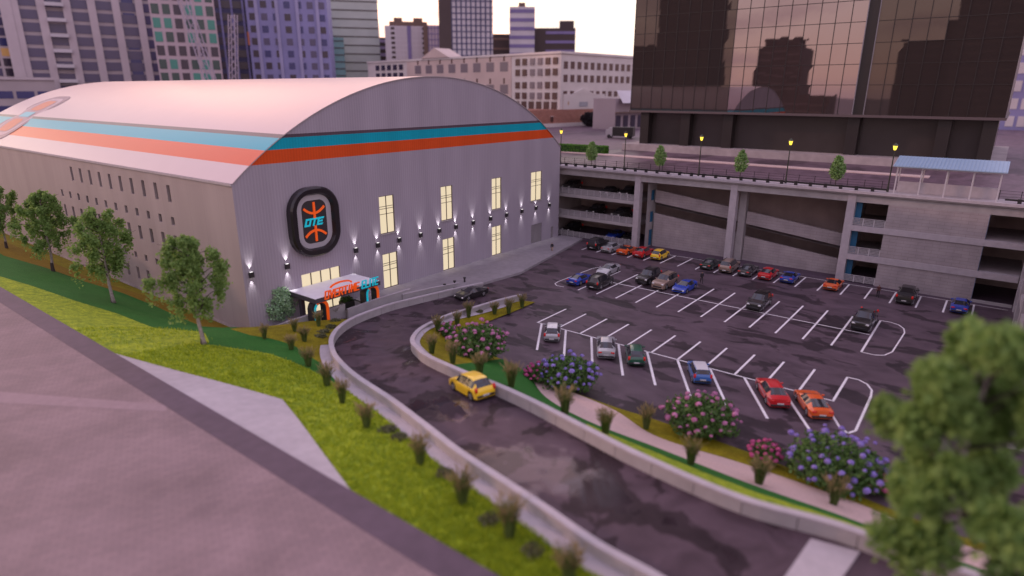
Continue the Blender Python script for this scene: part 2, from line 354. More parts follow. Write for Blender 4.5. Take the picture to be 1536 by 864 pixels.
# colours are real-world albedos
MT = dict(
    front=stripe_mat('ribbed_metal_cladding', (0.34, 0.305, 0.36), 0.6, 'X', 0.36, 0.12, spec=.2),
    side=stripe_mat('concrete_panel_wall', (0.335, 0.285, 0.295), 0.7, None, stripes=False, panel=(3.2, 60, 'Y')),
    roof=stripe_mat('roof_membrane', (0.56, 0.43, 0.45), 0.30, None, amp=.015, spec=.35),
    conc=P('concrete', (0.36, 0.335, 0.345), 0.8, var=0.12, vscale=0.9, var2=0.08, bump=0.2, bscale=6),
    conc_l=P('pale_concrete', (0.42, 0.38, 0.41), 0.8, var=0.10, vscale=1.5, var2=0.08, bump=0.15, bscale=9),
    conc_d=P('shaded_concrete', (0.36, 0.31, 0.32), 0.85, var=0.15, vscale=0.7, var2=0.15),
    dark_in=P('dark_interior', (0.40, 0.31, 0.30), 0.9, var=0.15, vscale=0.5),
    brick=brick_mat('painted_block_wall', (0.36, 0.315, 0.325), (0.335, 0.295, 0.31), (0.28, 0.24, 0.25), 1.6, 0.42, 'Y', ms=0.025),
    asphalt=asphalt_mat('lot_asphalt', (0.098, 0.068, 0.084), 0.38, 0.34, (1, 0.5, 1), 0.545, 0.42),
    ramp=asphalt_mat('ramp_asphalt', (0.082, 0.057, 0.072), 0.38, 0.26, (1, 1, 1), 0.535, 0.12, puddles=PUD),
    street=asphalt_mat('street_asphalt', (0.135, 0.090, 0.118), 0.6, 0.05, (0.5, 1, 1), 0.56, 0.3),
    white=P('road_paint', (0.78, 0.75, 0.76), 0.7, var=0.08, vscale=3),
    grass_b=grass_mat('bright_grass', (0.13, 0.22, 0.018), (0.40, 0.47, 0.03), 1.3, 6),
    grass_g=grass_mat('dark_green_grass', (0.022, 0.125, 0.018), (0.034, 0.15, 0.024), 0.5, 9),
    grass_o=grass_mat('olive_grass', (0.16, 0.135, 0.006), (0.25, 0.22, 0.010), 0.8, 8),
    grass_d=grass_mat('brown_olive_grass', (0.17, 0.11, 0.006), (0.21, 0.145, 0.008), 0.6, 8),
    path=P('tan_gravel_path', (0.52, 0.38, 0.35), 0.9, var=0.12, vscale=7, bump=0.2, bscale=14),
    deck=P('tan_paving', (0.25, 0.172, 0.19), 0.75, var=0.10, vscale=2.4, var2=0.10, v2scale=0.25, bump=0.15, bscale=4),
    strip=P('dark_purple_grey', (0.088, 0.058, 0.086), 0.7, var=0.16, vscale=1.4, var2=0.12),
    black=P('black_metal', (0.018, 0.016, 0.018), 0.4, var=0.0),
    blackm=P('matt_black_panel', (0.03, 0.026, 0.03), 0.45, var=0.0),
    steel=P('pale_steel', (0.55, 0.52, 0.55), 0.45, 0.3, var=0.0),
    mesh=P('rail_mesh', (0.36, 0.34, 0.36), 0.6, var=0.0),
    lit=P('lit_window_glass', (0.10, 0.08, 0.05), 0.2, var=0.0, emit=(1.0, 0.83, 0.57), estr=0.80),
    frame=P('window_frame', (0.10, 0.07, 0.06), 0.5, var=0.0),
    orange=P('orange_letter', (0.75, 0.10, 0.01), 0.4, var=0.0, emit=(1.0, 0.12, 0.01), estr=0.30),
    turq=P('turquoise_letter', (0.01, 0.50, 0.60), 0.4, var=0.0, emit=(0.01, 0.60, 0.75), estr=0.28),
    canopy=P('canopy_membrane', (0.88, 0.86, 0.90), 0.5, var=0.05),
    silver=P('silver_panel', (0.45, 0.43, 0.47), 0.35, 0.2, var=0.0),
    slot=P('recessed_glazing', (0.085, 0.055, 0.045), 0.35, var=0.1),
    tyre=P('tyre_rubber', (0.02, 0.018, 0.02), 0.8, var=0.0),
    rim=P('alloy_rim', (0.55, 0.54, 0.56), 0.3, 0.7, var=0.0),
    glass=P('car_glass', (0.025, 0.025, 0.03), 0.04, var=0.0, spec=0.8),
    head=P('headlight_glass', (0.75, 0.74, 0.74), 0.1, var=0.0),
    tail=P('tail_light', (0.45, 0.012, 0.012), 0.2, var=0.0, emit=(0.9, 0.02, 0.01), estr=0.12),
    plate=P('number_plate', (0.6, 0.6, 0.6), 0.5, var=0.0),
    trim=P('dark_trim', (0.022, 0.02, 0.022), 0.55, var=0.0),
    bark=P('birch_bark', (0.34, 0.29, 0.28), 0.85, var=0.35, vscale=6),
    bark_d=P('dark_bark', (0.06, 0.045, 0.04), 0.9, var=0.3, vscale=6),
    leaf=leaf_mat('birch_leaves', (0.11, 0.21, 0.05), (0.29, 0.44, 0.13), .5),
    leaf_y=leaf_mat('young_leaves', (0.12, 0.23, 0.08), (0.26, 0.42, 0.13)),
    leaf_s=leaf_mat('spruce_green_leaves', (0.28, 0.46, 0.28), (0.50, 0.70, 0.44), .4),
    leaf_h=leaf_mat('hydrangea_leaves', (0.05, 0.11, 0.03), (0.13, 0.24, 0.06)),
    pink=leaf_mat('pink_petals', (0.52, 0.15, 0.36), (0.80, 0.40, 0.64), 0.3),
    purple=leaf_mat('purple_petals', (0.24, 0.17, 0.58), (0.50, 0.40, 0.86), 0.3),
    magenta=leaf_mat('magenta_petals', (0.45, 0.06, 0.20), (0.70, 0.16, 0.38), 0.15),
    hedge=leaf_mat('hedge_leaves', (0.06, 0.16, 0.02), (0.12, 0.30, 0.04), .35),
    blade=leaf_mat('grass_blades', (0.08, 0.13, 0.03), (0.18, 0.24, 0.07), .4),
    plume=leaf_mat('grass_plumes', (0.24, 0.19, 0.09), (0.36, 0.29, 0.15), .4),
    turf=leaf_mat('turf_blades', (0.15, 0.26, 0.02), (0.46, 0.55, 0.035), .5),
    blue_roof=P('pale_blue_roof', (0.30, 0.42, 0.56), 0.35, var=0.04),
    blue_door=P('blue_door', (0.015, 0.12, 0.24), 0.5, var=0.0),
    tower_dark=P('dark_tower_stone', (0.075, 0.058, 0.055), 0.35, var=0.1, vscale=0.5),
    tower_lobby=P('lobby_dark_glass', (0.045, 0.037, 0.036), 0.25, var=0.1, vscale=0.4),
    mull=P('dark_mullion', (0.02, 0.015, 0.015), 0.4, var=0.0),
    kerb=P('pink_lit_kerb', (0.55, 0.42, 0.40), 0.8, var=0.08),  # pink of the low sunlight put into the kerb colour
    lampglow=P('lamp_glow', (0.8, 0.6, 0.1), 0.4, var=0.0, emit=(1.0, 0.72, 0.06), estr=1.5),
    skin=P('skin', (0.35, 0.20, 0.14), 0.6, var=0.0),
    cloth_d=P('dark_cloth', (0.025, 0.022, 0.028), 0.8, var=0.0),
    cloth_t=P('tan_cloth', (0.33, 0.23, 0.17), 0.8, var=0.0),
    cloth_r=P('maroon_cloth', (0.10, 0.03, 0.03), 0.8, var=0.0),
    hair=P('dark_hair', (0.015, 0.01, 0.008), 0.7, var=0.0),
)
def paving_mat():
    m = stripe_mat('tan_paving', (0.245, 0.172, 0.185), .75, None, stripes=False, amp=.10); nt = m.node_tree; L = nt.links; b = nt.nodes['Principled BSDF']
    src = b.inputs['Base Color'].links[0].from_socket
    geo = nd(nt, 'ShaderNodeNewGeometry'); mp = nd(nt, 'ShaderNodeMapping'); mp.inputs['Rotation'].default_value = (0, 0, R(24)); L.new(geo.outputs['Position'], mp.inputs['Vector'])
    br = nd(nt, 'ShaderNodeTexBrick'); br.inputs['Scale'].default_value = 1; br.inputs['Brick Width'].default_value = .62; br.inputs['Row Height'].default_value = .31; br.inputs['Mortar Size'].default_value = .022
    br.inputs['Color1'].default_value = (1, 1, 1, 1); br.inputs['Color2'].default_value = (.86, .86, .88, 1); br.inputs['Mortar'].default_value = (.72, .70, .72, 1); L.new(mp.outputs[0], br.inputs['Vector'])
    n = nd(nt, 'ShaderNodeTexNoise'); n.inputs['Scale'].default_value = .22; n.inputs['Detail'].default_value = 7; L.new(geo.outputs['Position'], n.inputs['Vector'])
    r = nd(nt, 'ShaderNodeMapRange'); r.inputs[1].default_value = .3; r.inputs[2].default_value = .7; r.inputs[3].default_value = .82; r.inputs[4].default_value = 1.15; L.new(n.outputs['Fac'], r.inputs[0])
    mx = nd(nt, 'ShaderNodeMix', data_type='RGBA', blend_type='MULTIPLY'); mx.inputs['Factor'].default_value = 1; L.new(src, mx.inputs['A']); L.new(br.outputs['Color'], mx.inputs['B'])
    sc = nd(nt, 'ShaderNodeVectorMath', operation='SCALE'); L.new(mx.outputs['Result'], sc.inputs[0]); L.new(r.outputs[0], sc.inputs['Scale']); L.new(sc.outputs[0], b.inputs['Base Color']); return m
MT['deck'] = paving_mat()
MT['walk'] = P('walkway_concrete', (.27, .245, .265), .8, var=.10, vscale=1.2, var2=.1)
def curtain_glass(name, tint, dark, fac=0.55):
    m = bpy.data.materials.new(name); m.use_nodes = True; nt = m.node_tree; L = nt.links
    nt.nodes.remove(nt.nodes['Principled BSDF'])
    d = nd(nt, 'ShaderNodeBsdfDiffuse'); d.inputs[0].default_value = (*dark, 1)
    g = nd(nt, 'ShaderNodeBsdfGlossy'); g.inputs['Color'].default_value = (*tint, 1); g.inputs['Roughness'].default_value = 0.015
    mx = nd(nt, 'ShaderNodeMixShader'); mx.inputs[0].default_value = fac
    L.new(d.outputs[0], mx.inputs[1]); L.new(g.outputs[0], mx.inputs[2]); L.new(mx.outputs[0], nt.nodes['Material Output'].inputs[0]); return m
MT['cglass'] = curtain_glass('bronze_mirror_glass', (0.62, 0.52, 0.52), (0.030, 0.025, 0.026), 0.44)
MT['cglass_d'] = curtain_glass('dim_mirror_glass', (0.55, 0.46, 0.40), (0.032, 0.027, 0.027), 0.14)  # darker reflections of the outer bays put into a duller glass
# ================================================================== GROUND
ST = 12.65                       # street level behind the parking garage
DZ = 5.5                         # level of the raised road on the left
DX = at(0, 430, DZ).x            # its edge
mb = MB(); mb.quad((-4000, -4000, -2.2), (4000, -4000, -2.2), (4000, 5000, -2.2), (-4000, 5000, -2.2)); struct('ground', mb, MT['street'])
mb = MB(); mb.quad((-3, -140, 0), (62.6, -140, 0), (62.6, 0.4, 0), (-3, 0.4, 0)); lot = struct('car_park', mb, MT['asphalt'])
lot_poly = ([v.co.copy() for v in lot.data.vertices], [(0, 1, 2, 3)])
ground_bvh.append(BVHTree.FromPolygons(*lot_poly))

# ---- ramp road between its two walls: (left rim px, right rim px, road level)
WH = 0.85
STN = [(725, 424, 780, 441, 0.02), (680, 433.5, 745, 449.5, .15), (626.7, 446, 709, 460, .5), (585, 456.5, 674, 470, 1.0),
       (538, 473.4, 645, 482.5, 1.6), (512, 489, 627, 493, 2.1), (500, 506, 617, 505, 2.5), (501.7, 524, 616.5, 513, 2.9),
       (512, 540, 623, 521, 3.2), (538, 563, 640, 534, 3.7), (590, 597, 694, 558, 4.3), (642, 636, 744, 577.5, 4.7),
       (693, 675, 799, 602.5, 5.0), (758, 717, 874, 641, 5.2), (823, 759.5, 960, 684, 5.4), (900, 811.6, 1110, 747.5, 5.5),
       (995, 864, 1260, 789, 5.5), (1090, 930, 1400, 842, 5.5), (1250, 1030, 1600, 910, 5.5)]
NS = 6
Lw = catmull([at(a, b, z + WH) for a, b, c, d, z in STN], NS)
Rw = catmull([at(c, d, z + WH) for a, b, c, d, z in STN], NS)
for L_ in (Lw, Rw):
    for p in L_: p.z -= WH
rows = [[a.lerp(b, k / 6) for k in range(7)] for a, b in zip(Lw, Rw)]
mb = MB(); mb.grid(rows); ramp_o = struct('ramp_road', mb, MT['ramp'], True)
ground_bvh.append(BVHTree.FromPolygons([Vector(v) for v in mb.v], mb.f))

def normals2(L_, sign):
    out = []
    for i, p in enumerate(L_):
        d = (L_[min(i + 1, len(L_) - 1)] - L_[max(i - 1, 0)]); d.z = 0; d.normalize()
        out.append(Vector((-d.y, d.x, 0)) * sign)
    return out
# outward normal of the left wall = away from the road
nL = normals2(Lw, 1); nR = normals2(Rw, -1)
if (Rw[20] - Lw[20]).dot(nL[20]) > 0: nL = [-n for n in nL]
if (Lw[20] - Rw[20]).dot(nR[20]) > 0: nR = [-n for n in nR]
def road_wall(L_, N_, label, thick=0.32):
    root = thing('ramp_wall', label, 'wall', tuple(L_[0]), group=None)
    o = L_[0]
    body = MB(); cap = MB(); acc = 0; seg = []
    # even stations by length
    S = [0]
    for i in range(1, len(L_)): S.append(S[-1] + (L_[i] - L_[i - 1]).length)
    def pos(s):
        for i in range(1, len(S)):
            if S[i] >= s:
                t = (s - S[i - 1]) / max(S[i] - S[i - 1], 1e-6); return L_[i - 1].lerp(L_[i], t), N_[i - 1].lerp(N_[i], t).normalized()
        return L_[-1], N_[-1]
    step = 2.5; g = 0.02; s = 0
    while s < S[-1] - 0.3:
        e = min(s + step, S[-1]); sub = 3
        pts = [pos(s + g + (e - s - 2 * g) * k / sub) for k in range(sub + 1)]
        ring = []
        for p, n in pts:
            a = p; b = p + n * thick
            ring.append([a + Vector((0, 0, -1.2)), a + Vector((0, 0, WH - .14)), b + Vector((0, 0, WH - .14)), b + Vector((0, 0, -1.2))])
        vs = [v for r in ring for v in r]; fs = [(0, 1, 2, 3)]
        for i in range(sub):
            for k in range(4): fs.append((i * 4 + k, (i + 1) * 4 + k, (i + 1) * 4 + (k + 1) % 4, i * 4 + (k + 1) % 4))
        fs.append(tuple(sub * 4 + k for k in (3, 2, 1, 0)))
        body.add(vs, fs); s = e
    ring = []
    for p, n in zip(L_, N_):
        a = p - n * 0.05; b = p + n * (thick + 0.05)
        ring.append([a + Vector((0, 0, WH - .138)), a + Vector((0, 0, WH)), b + Vector((0, 0, WH)), b + Vector((0, 0, WH - .138))])
    vs = [v for r in ring for v in r]; fs = [(0, 1, 2, 3)]
    for i in range(len(ring) - 1):
        for k in range(4): fs.append((i * 4 + k, (i + 1) * 4 + k, (i + 1) * 4 + (k + 1) % 4, i * 4 + (k + 1) % 4))
    fs.append(tuple((len(ring) - 1) * 4 + k for k in (3, 2, 1, 0)))
    cap.add(vs, fs)
    body.build('wall_panels', MT['conc'], root, origin=o, fix=True).location = (0, 0, 0)
    cap.build('coping', MT['conc_l'], root, origin=o, fix=True).location = (0, 0, 0)
    return root
road_wall(Lw, nL, 'low concrete wall along the outer side of the curving ramp, beside the grass hill')
road_wall(Rw, nR, 'low concrete wall along the inner side of the curving ramp, beside the flower beds')

# ---- left hill: lofted from building / ramp wall up to the raised road
right = [Vector((-0.02, y, -0.25)) for y in (150, 120, 95, 75, 60, 48, 38, 29, 21, 14, 8, 3.5)] + [Vector((-0.02, 0.4, -0.1))]
right += [at(404, 494, 0.02), at(441, 491.5, 0.05), at(484, 485, 0.1), at(520, 478, .5)]
i0 = 4 * NS
for i in range(i0, len(Lw)):
    right.append(Lw[i] + nL[i] * 1.12 + Vector((0, 0, 0.12)))
right = [Vector(p) for p in right]
NU = 40
ys = []; cur = 1e9
for p in right:
    cur = min(p.y - 0.05, cur - 0.12); ys.append(cur)
left = [Vector((DX + 0.02, y, DZ - 0.12)) for y in ys]
def prof(u): return u ** 0.92
hill = []
for a, b in zip(right, left):
    r = []
    for k in range(NU + 1):
        u = k / NU; p = a.lerp(b, u); p.z = a.z + (b.z - a.z) * prof(u)
        p.z += 0.10 * math.sin(p.x * 0.8 + p.y * 0.23) * math.sin(math.pi * u) + 0.12 * math.sin(p.y * .31 + 1.3) * math.sin(math.pi * u)
        r.append(p)
    hill.append(r)
hm = MB(); hm.grid(hill); ground_bvh.append(BVHTree.FromPolygons([Vector(v) for v in hm.v], hm.f))
# band borders as fractions of the slope, read along the slope
NR = len(right); kA = 13
def border(i, pts):
    for (i0_, a), (i1_, b) in zip(pts, pts[1:]):
        if i0_ <= i <= i1_: return a + (b - a) * (i - i0_) / max(i1_ - i0_, 1)
    return pts[-1][1]
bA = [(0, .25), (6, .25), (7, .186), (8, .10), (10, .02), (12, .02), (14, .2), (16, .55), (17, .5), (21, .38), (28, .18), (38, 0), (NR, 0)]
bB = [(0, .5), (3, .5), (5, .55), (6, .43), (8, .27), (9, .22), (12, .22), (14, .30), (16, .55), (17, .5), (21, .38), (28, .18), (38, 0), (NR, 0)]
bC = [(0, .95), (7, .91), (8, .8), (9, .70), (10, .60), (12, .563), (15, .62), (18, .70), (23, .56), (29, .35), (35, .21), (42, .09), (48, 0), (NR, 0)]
def hill_pt(i, u):
    f = u * NU; k = min(int(f), NU - 1); return hill[i][k].lerp(hill[i][k + 1], f - k)
def band(name, lo, hi, mat, nseg):
    rows = []
    for i in range(NR):
        a = border(i, lo) if lo else 0; b = border(i, hi) if hi else 1
        rows.append([hill_pt(i, a + (b - a) * k / nseg) for k in range(nseg + 1)])
    m = MB(); m.grid(rows); 
    # drop empty quads
    keep = []
    for f in m.f:
        p = [Vector(m.v[q]) for q in f]
        if (p[0] - p[2]).cross(p[1] - p[3]).length > 1e-3: keep.append(f)
    m.f = keep; m.mi = [0] * len(keep)
    return struct(name, m, mat, True)
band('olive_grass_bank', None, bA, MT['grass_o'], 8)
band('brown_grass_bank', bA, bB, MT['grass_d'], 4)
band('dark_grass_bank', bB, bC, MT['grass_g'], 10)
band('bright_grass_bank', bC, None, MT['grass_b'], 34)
# gutter slab along the outer foot of the ramp wall
m = MB(); m.grid([[Lw[i] + nL[i] * .30 + Vector((0, 0, .16)), Lw[i] + nL[i] * 1.2 + Vector((0, 0, .16)), Lw[i] + nL[i] * 1.2 + Vector((0, 0, -.3))] for i in range(6 * NS, len(Lw))])
struct('concrete_gutter', m, MT['conc_l'])
m = MB(); m.grid([[Lw[i] + nL[i] * .30 + Vector((0, 0, .2)), Lw[i] + nL[i] * 1.40 + Vector((0, 0, .14))] for i in range(3 * NS, 6 * NS + 1)])
struct('olive_grass_edge', m, MT['grass_o'])

# ---- raised road on the left with its dark edge strip
m = MB(); m.box(-120, DX - 1.62, -140, 170, DZ - 1.2, DZ); struct('raised_road', m, MT['deck'])
m = MB(); m.box(DX - 1.62, DX, -140, 170, DZ - 1.2, DZ + .02); struct('road_edge_strip', m, MT['strip'])  # flat strip of darker purple grey along the edge
m = MB(); a = [at(-60, 583, DZ), at(-60, 601, DZ), at(250, 617, DZ), at(250, 607, DZ)]
m.prism([(q.x, q.y) for q in a], DZ - .1, DZ + .006); struct('paving_joint', m, P('pale_joint', (0.275, 0.195, 0.215), .8, var=.1, vscale=2))
# ---- concrete slope slab
A = at(165, 525, DZ - .05); B = on_ground(424, 601); C_ = at(531, 754, DZ - .05)
A.x = C_.x = DX - .3
n = 16; m = MB()
m_rows = []
for i in range(n + 1):
    r = []
    for j in range(n + 1):
        p = A.lerp(B, i / n).lerp(C_.lerp(B, i / n), j / n); z = drop(p.x, p.y) if p.x > DX + .05 else DZ - .1
        r.append(Vector((p.x, p.y, z + .10)))
    m_rows.append(r)
m.grid(m_rows)
struct('concrete_apron', m, MT['conc_l'])

# ---- planted strip between ramp and car park
STR = [(803, 453, 803, 453, 803, 453), (771, 467,) * 3, (745, 477) * 3, (722, 487) * 3, (708, 496) * 3, (706, 505) * 3, (710, 514) * 3, (716, 520) * 3,
       (724, 526) * 3, (738, 533) * 3, (768, 545) * 3, (793, 562) * 3, (852, 585, 840, 581, 818, 595), (923, 610.5, 920, 614, 880, 630.5), (988, 631, 986, 655, 985, 671),
       (1125, 679, 1120, 697, 1125, 725.5), (1279, 740, 1279, 752, 1270, 776), (1430, 800, 1430, 812, 1430, 838), (1620, 860, 1620, 872, 1620, 905)]
Ee = catmull([at(s[0], s[1], .12) for s in STR], NS)
Pp = catmull([at(s[2], s[3], .12 if i < 12 else (.35 if i == 12 else .6)) for i, s in enumerate(STR)], NS)
Gg = catmull([at(s[4], s[5], .12 if i < 12 else (.7 if i == 12 else 1.8 if i > 13 else 1.4)) for i, s in enumerate(STR)], NS)
Wo = [p + n_ * .30 + Vector((0, 0, .05 + .55 * min(1, max(0, p.z / 2)))) for p, n_ in zip(Rw, nR)]
def strip(name, A_, B_, i0, i1, mat, ns=8, curve=1.0, z=0.0):
    rows = []
    for i in range(i0, i1 + 1):
        r = []
        for k in range(ns + 1):
            u = k / ns; p = A_[i].lerp(B_[i], u); p.z = A_[i].z + (B_[i].z - A_[i].z) * u ** curve + z
            r.append(p)
        rows.append(r)
    m_ = MB(); m_.grid(rows); o = struct(name, m_, mat, True)
    ground_bvh.append(BVHTree.FromPolygons([Vector(v) for v in m_.v], m_.f)); return o
def cut(A_, B_, u):
    out = []
    for a, b in zip(A_, B_): out.append(a.lerp(b, u))
    return out
kO = 9 * NS + 3; kN = 13 * NS
strip('olive_planting_bed', Wo, Gg, 0, kO, MT['grass_o'])
strip('dark_planting_bed', Wo, Gg, kO, kN, MT['grass_g'])
mid = cut(Wo, Gg, .62)
strip('bright_verge', Wo, mid, kN, len(Wo) - 1, MT['grass_b'])
strip('dark_verge', mid, Gg, kN, len(Wo) - 1, MT['grass_g'], 4)
strip('gravel_path', Gg, Pp, 11 * NS, len(Wo) - 1, MT['path'])
strip('olive_verge', Pp, Ee, 12 * NS, len(Wo) - 1, MT['grass_o'], 4)
# pale footing along inner wall
m = MB(); m.grid([[Wo[i] + Vector((0, 0, .05)), Wo[i].lerp(Gg[i], min(.8 / max((Gg[i] - Wo[i]).length, 1), .5)) + Vector((0, 0, .06))] for i in range(4, 9 * NS)])
struct('concrete_footing', m, MT['conc_l'])
# low kerb along the car park edge
# pad at the upper end of the ramp
m = MB(); q = [at(1216, 808, 5.51), at(1290, 828, 5.51), at(1240, 900, 5.51), at(1160, 890, 5.51)]
m.prism([(p.x, p.y) for p in q], 5.0, 5.53); struct('concrete_pad', m, MT['conc_l'])
m = MB(); q = [at(1285, 826, 5.4), at(1800, 960, 5.4), at(1700, 1200, 5.4), at(1200, 960, 5.4)]
m.prism([(p.x, p.y) for p in q], 4.0, 5.42); struct('upper_pavement', m, MT['deck'])

# ---- painted bays
X1, X2 = 55.08, 60.85; R2a, R2c, R2b = 35.5, 41.4, 47.25; R3c, R3b, R3a = 22.1, 28.05, 15.5
m = MB(); zp = 0.006
def line(ax, ay, bx, by, w=0.21):
    a = Vector((ax, ay, 0)); b = Vector((bx, by, 0)); d = (b - a).normalized(); n_ = Vector((-d.y, d.x, 0)) * w / 2
    m.quad((a - n_) + Vector((0, 0, zp)), (b - n_) + Vector((0, 0, zp)), (b + n_) + Vector((0, 0, zp)), (a + n_) + Vector((0, 0, zp)))
def poly(pts, w=0.2):
    for a, b in zip(pts, pts[1:]): line(a[0], a[1], b[0], b[1], w)
P1 = 2.818
PY1 = -22.16
n = -5
for n in range(-5, 15):
    y = PY1 - P1 * n
    if -66 < y < -7: line(X1, y, X2, y)
line(X2 + .1, -6, X2 + .1, -65, .13)
PY2 = -30.81
for n in range(-4, 9):
    y = PY2 - P1 * n
    if y > -54.6: line(R2a, y, R2b, y)
line(R2c, PY2 + P1 * 4 + .0, R2c, PY2 - P1 * 8, .16)
yt = -17.2
poly([(R2a, yt - .1), (R2a - .1, yt + 1.0), (R2a + .5, yt + 1.7), (R2a + 1.6, yt + 1.9), (R2b - 1.5, yt + 1.7), (R2b - .4, yt + 1.4), (R2b, yt + .4)], .13)
yb = PY2 - P1 * 8
poly([(R2b, yb), (R2b + .05, yb - 1), (R2b - .4, yb - 1.9), (R2b - 1.4, yb - 2.5), (R2b - 2.8, yb - 2.75), (R2a + 2, yb - 2.5), (R2a + .5, yb - 2.0), (R2a - .05, yb - 1.2), (R2a, yb)], .15)
PY3 = -22.49
for n in range(0, 12):
    y = PY3 - P1 * n
    if y > -55: line(R3c, y, R3b, y)
line(R3c, PY3 + .1, R3c, -53.6, .16)
PY3N = -23.05
for n in range(0, 10):
    y = PY3N - 3.27 * n
    if y > -52: line(R3c, y, R3a, y - 4.05, .24)
poly([(R3b, -53.4), (R3b + .05, -54.4), (R3b - .5, -55.2), (R3b - 1.6, -55.75), (R3b - 3, -55.9)], .18)
poly([(R3b - 3, -55.9), (R3a + 2.3, -56), (R3a + 1.5, -55.6), (R3a + 2.1, -54.9), (R3c, -52.6)], .2)
struct('parking_bay_markings', m, MT['white'])
# raised walkway along the hall
m = MB(); m.prism([(14, -0.0), (14, -5.2), (24.5, -5.6), (27.5, -8.0), (36.8, -9.0), (55.6, -5.6), (61.2, -4.4), (61.2, 0)], -.2, .34); struct('walkway', m, MT['walk'])
m = MB(); m.prism([(0.15, -.02), (0.15, -4.0), (9.5, -4.2), (9.5, -5.6), (14, -5.3), (14, -.02)], -.2, .12); struct('entrance_plaza', m, MT['walk'])
# street behind and above the garage
m = MB(); m.box(61.9, 900, -420, 900, ST - .5, ST); struct('street', m, MT['street'])
a1 = at(900, 232, ST); 
m = MB(); m.box(83.6, 86.2, -52.5, 60, ST - .2, ST + .14); struct('street_kerb', m, MT['kerb'])
m = MB(); m.box(61.5, 65.6, -66, 3, ST - .3, ST + .05); struct('street_pavement', m, MT['conc_l'])
# ================================================================== ARENA
W_, EV, CZ, RR, YB = 60.0, 16.15, -19.65, 46.7, 97.0
def arc(x): return math.sqrt(RR * RR - (x - 30) ** 2) + CZ
def wall_holes(umin, umax, vmin, vmax, holes, place, depth_dir, d, mb_, mi=0, mi_rev=0):
    us = sorted({umin, umax, *[h[0] for h in holes], *[h[1] for h in holes]})
    vs = sorted({vmin, vmax, *[h[2] for h in holes], *[h[3] for h in holes]})
    for a, b in zip(us, us[1:]):
        for c, e in zip(vs, vs[1:]):
            if any(h[0] <= a + 1e-6 and b <= h[1] + 1e-6 and h[2] <= c + 1e-6 and e <= h[3] + 1e-6 for h in holes): continue
            mb_.quad(place(a, c), place(b, c), place(b, e), place(a, e), mi)
    dd = Vector(depth_dir) * d
    for a, b, c, e in holes:
        q = [Vector(place(a, c)), Vector(place(b, c)), Vector(place(b, e)), Vector(place(a, e))]
        for i in range(4): mb_.quad(q[i], q[(i + 1) % 4], q[(i + 1) % 4] + dd, q[i] + dd, mi_rev)
arena = thing('sports_hall', 'large barrel-roofed sports hall with grey ribbed walls and turquoise and orange stripes', 'hall', (0, 0, 0))
up_w = [(18.97, 21.45), (30.12, 32.5), (41.28, 43.66), (51.5, 54.6)]
lo_w = [(19.02, 21.56), (30.2, 32.65), (41.25, 43.65)]
GL = (6.9, 12.3, .14, 5.02)
FW = [(a, b, 7.68, 12.53) for a, b in up_w] + [(a, b, .36, 5.03) for a, b in lo_w]
DR = [(51.67, 54.84, .36, 3.65), (57.6, 58.45, .36, 2.38)]
m = MB(); wall_holes(0, W_, -.6, EV, FW + DR + [GL], lambda u, v: (u, 0, v), (0, 1, 0), .28, m)
N = 72
for i in range(N):
    a, b = W_ * i / N, W_ * (i + 1) / N
    if i == 0: m.add([(a, 0, EV), (b, 0, EV), (b, 0, arc(b))], [(0, 1, 2)])
    elif i == N - 1: m.add([(a, 0, EV), (b, 0, EV), (a, 0, arc(a))], [(0, 1, 2)])
    else: m.quad((a, 0, EV), (b, 0, EV), (b, 0, arc(b)), (a, 0, arc(a)))
m.build('front_wall', MT['front'], arena)
# side wall slots: (y0, step, count, z0, z1, w)
SL = []
for k in range(10): SL.append((13.75 + 3.24 * k, .82, 12.85, 14.82))
for k in range(12): SL.append((13.85 + 3.14 * k, .8, 10.12, 11.1))
for k in range(12): SL.append((13.9 + 3.14 * k, .82, 7.1, 8.88))
for k in range(12): SL.append((14.0 + 3.0 * k, .75, 4.3, 5.1))
for k in range(5): SL.append((23.2 + 3.0 * k, .8, 1.3, 3.0))
SH = [(y, y + w, a, b) for y, w, a, b in SL]
m = MB(); wall_holes(0, YB, -.6, EV, SH, lambda u, v: (0, u, v), (1, 0, 0), .35, m)
m.build('side_wall', MT['side'], arena)
m = MB(); m.quad((W_, 0, -.6), (W_, YB, -.6), (W_, YB, EV), (W_, 0, EV)); m.build('side_wall', MT['side'], arena)
m = MB(); 
pts = [(W_ * i / N, YB, arc(W_ * i / N)) for i in range(N + 1)]
m.add([(0, YB, -.6)] + pts + [(W_, YB, -.6)], [tuple(range(N + 3))]); m.build('rear_wall', MT['side'], arena)
m = MB(); NY = 24
m.grid([[(W_ * i / N, -.12 + (YB + .12) * j / NY, arc(W_ * i / N) + .05) for j in range(NY + 1)] for i in range(N + 1)])
m.build('roof', MT['roof'], arena, smooth=True)
m = MB()
for i in range(N):
    a, b = W_ * i / N, W_ * (i + 1) / N
    m.quad((a, -.122, arc(a) - .06), (b, -.122, arc(b) - .06), (b, -.122, arc(b) + .055), (a, -.122, arc(a) + .055))
m.build('verge_trim', MT['conc_d'], arena)
m = MB(); m.box(-.14, -.02, 0, YB, EV - .22, EV + .02); m.build('eaves_gutter', MT['conc_l'], arena)
for y0, w, a, b in SL:
    m = MB(); m.quad((.3, y0 - .01, a - .01), (.3, y0 + w + .01, a - .01), (.3, y0 + w + .01, b + .01), (.3, y0 - .01, b + .01)); m.build('slot_window', MT['slot'], arena)
m = MB(); m.box(-.06, -.01, 0.02, YB, -.5, .05); m.build('base_course', MT['conc_d'], arena)
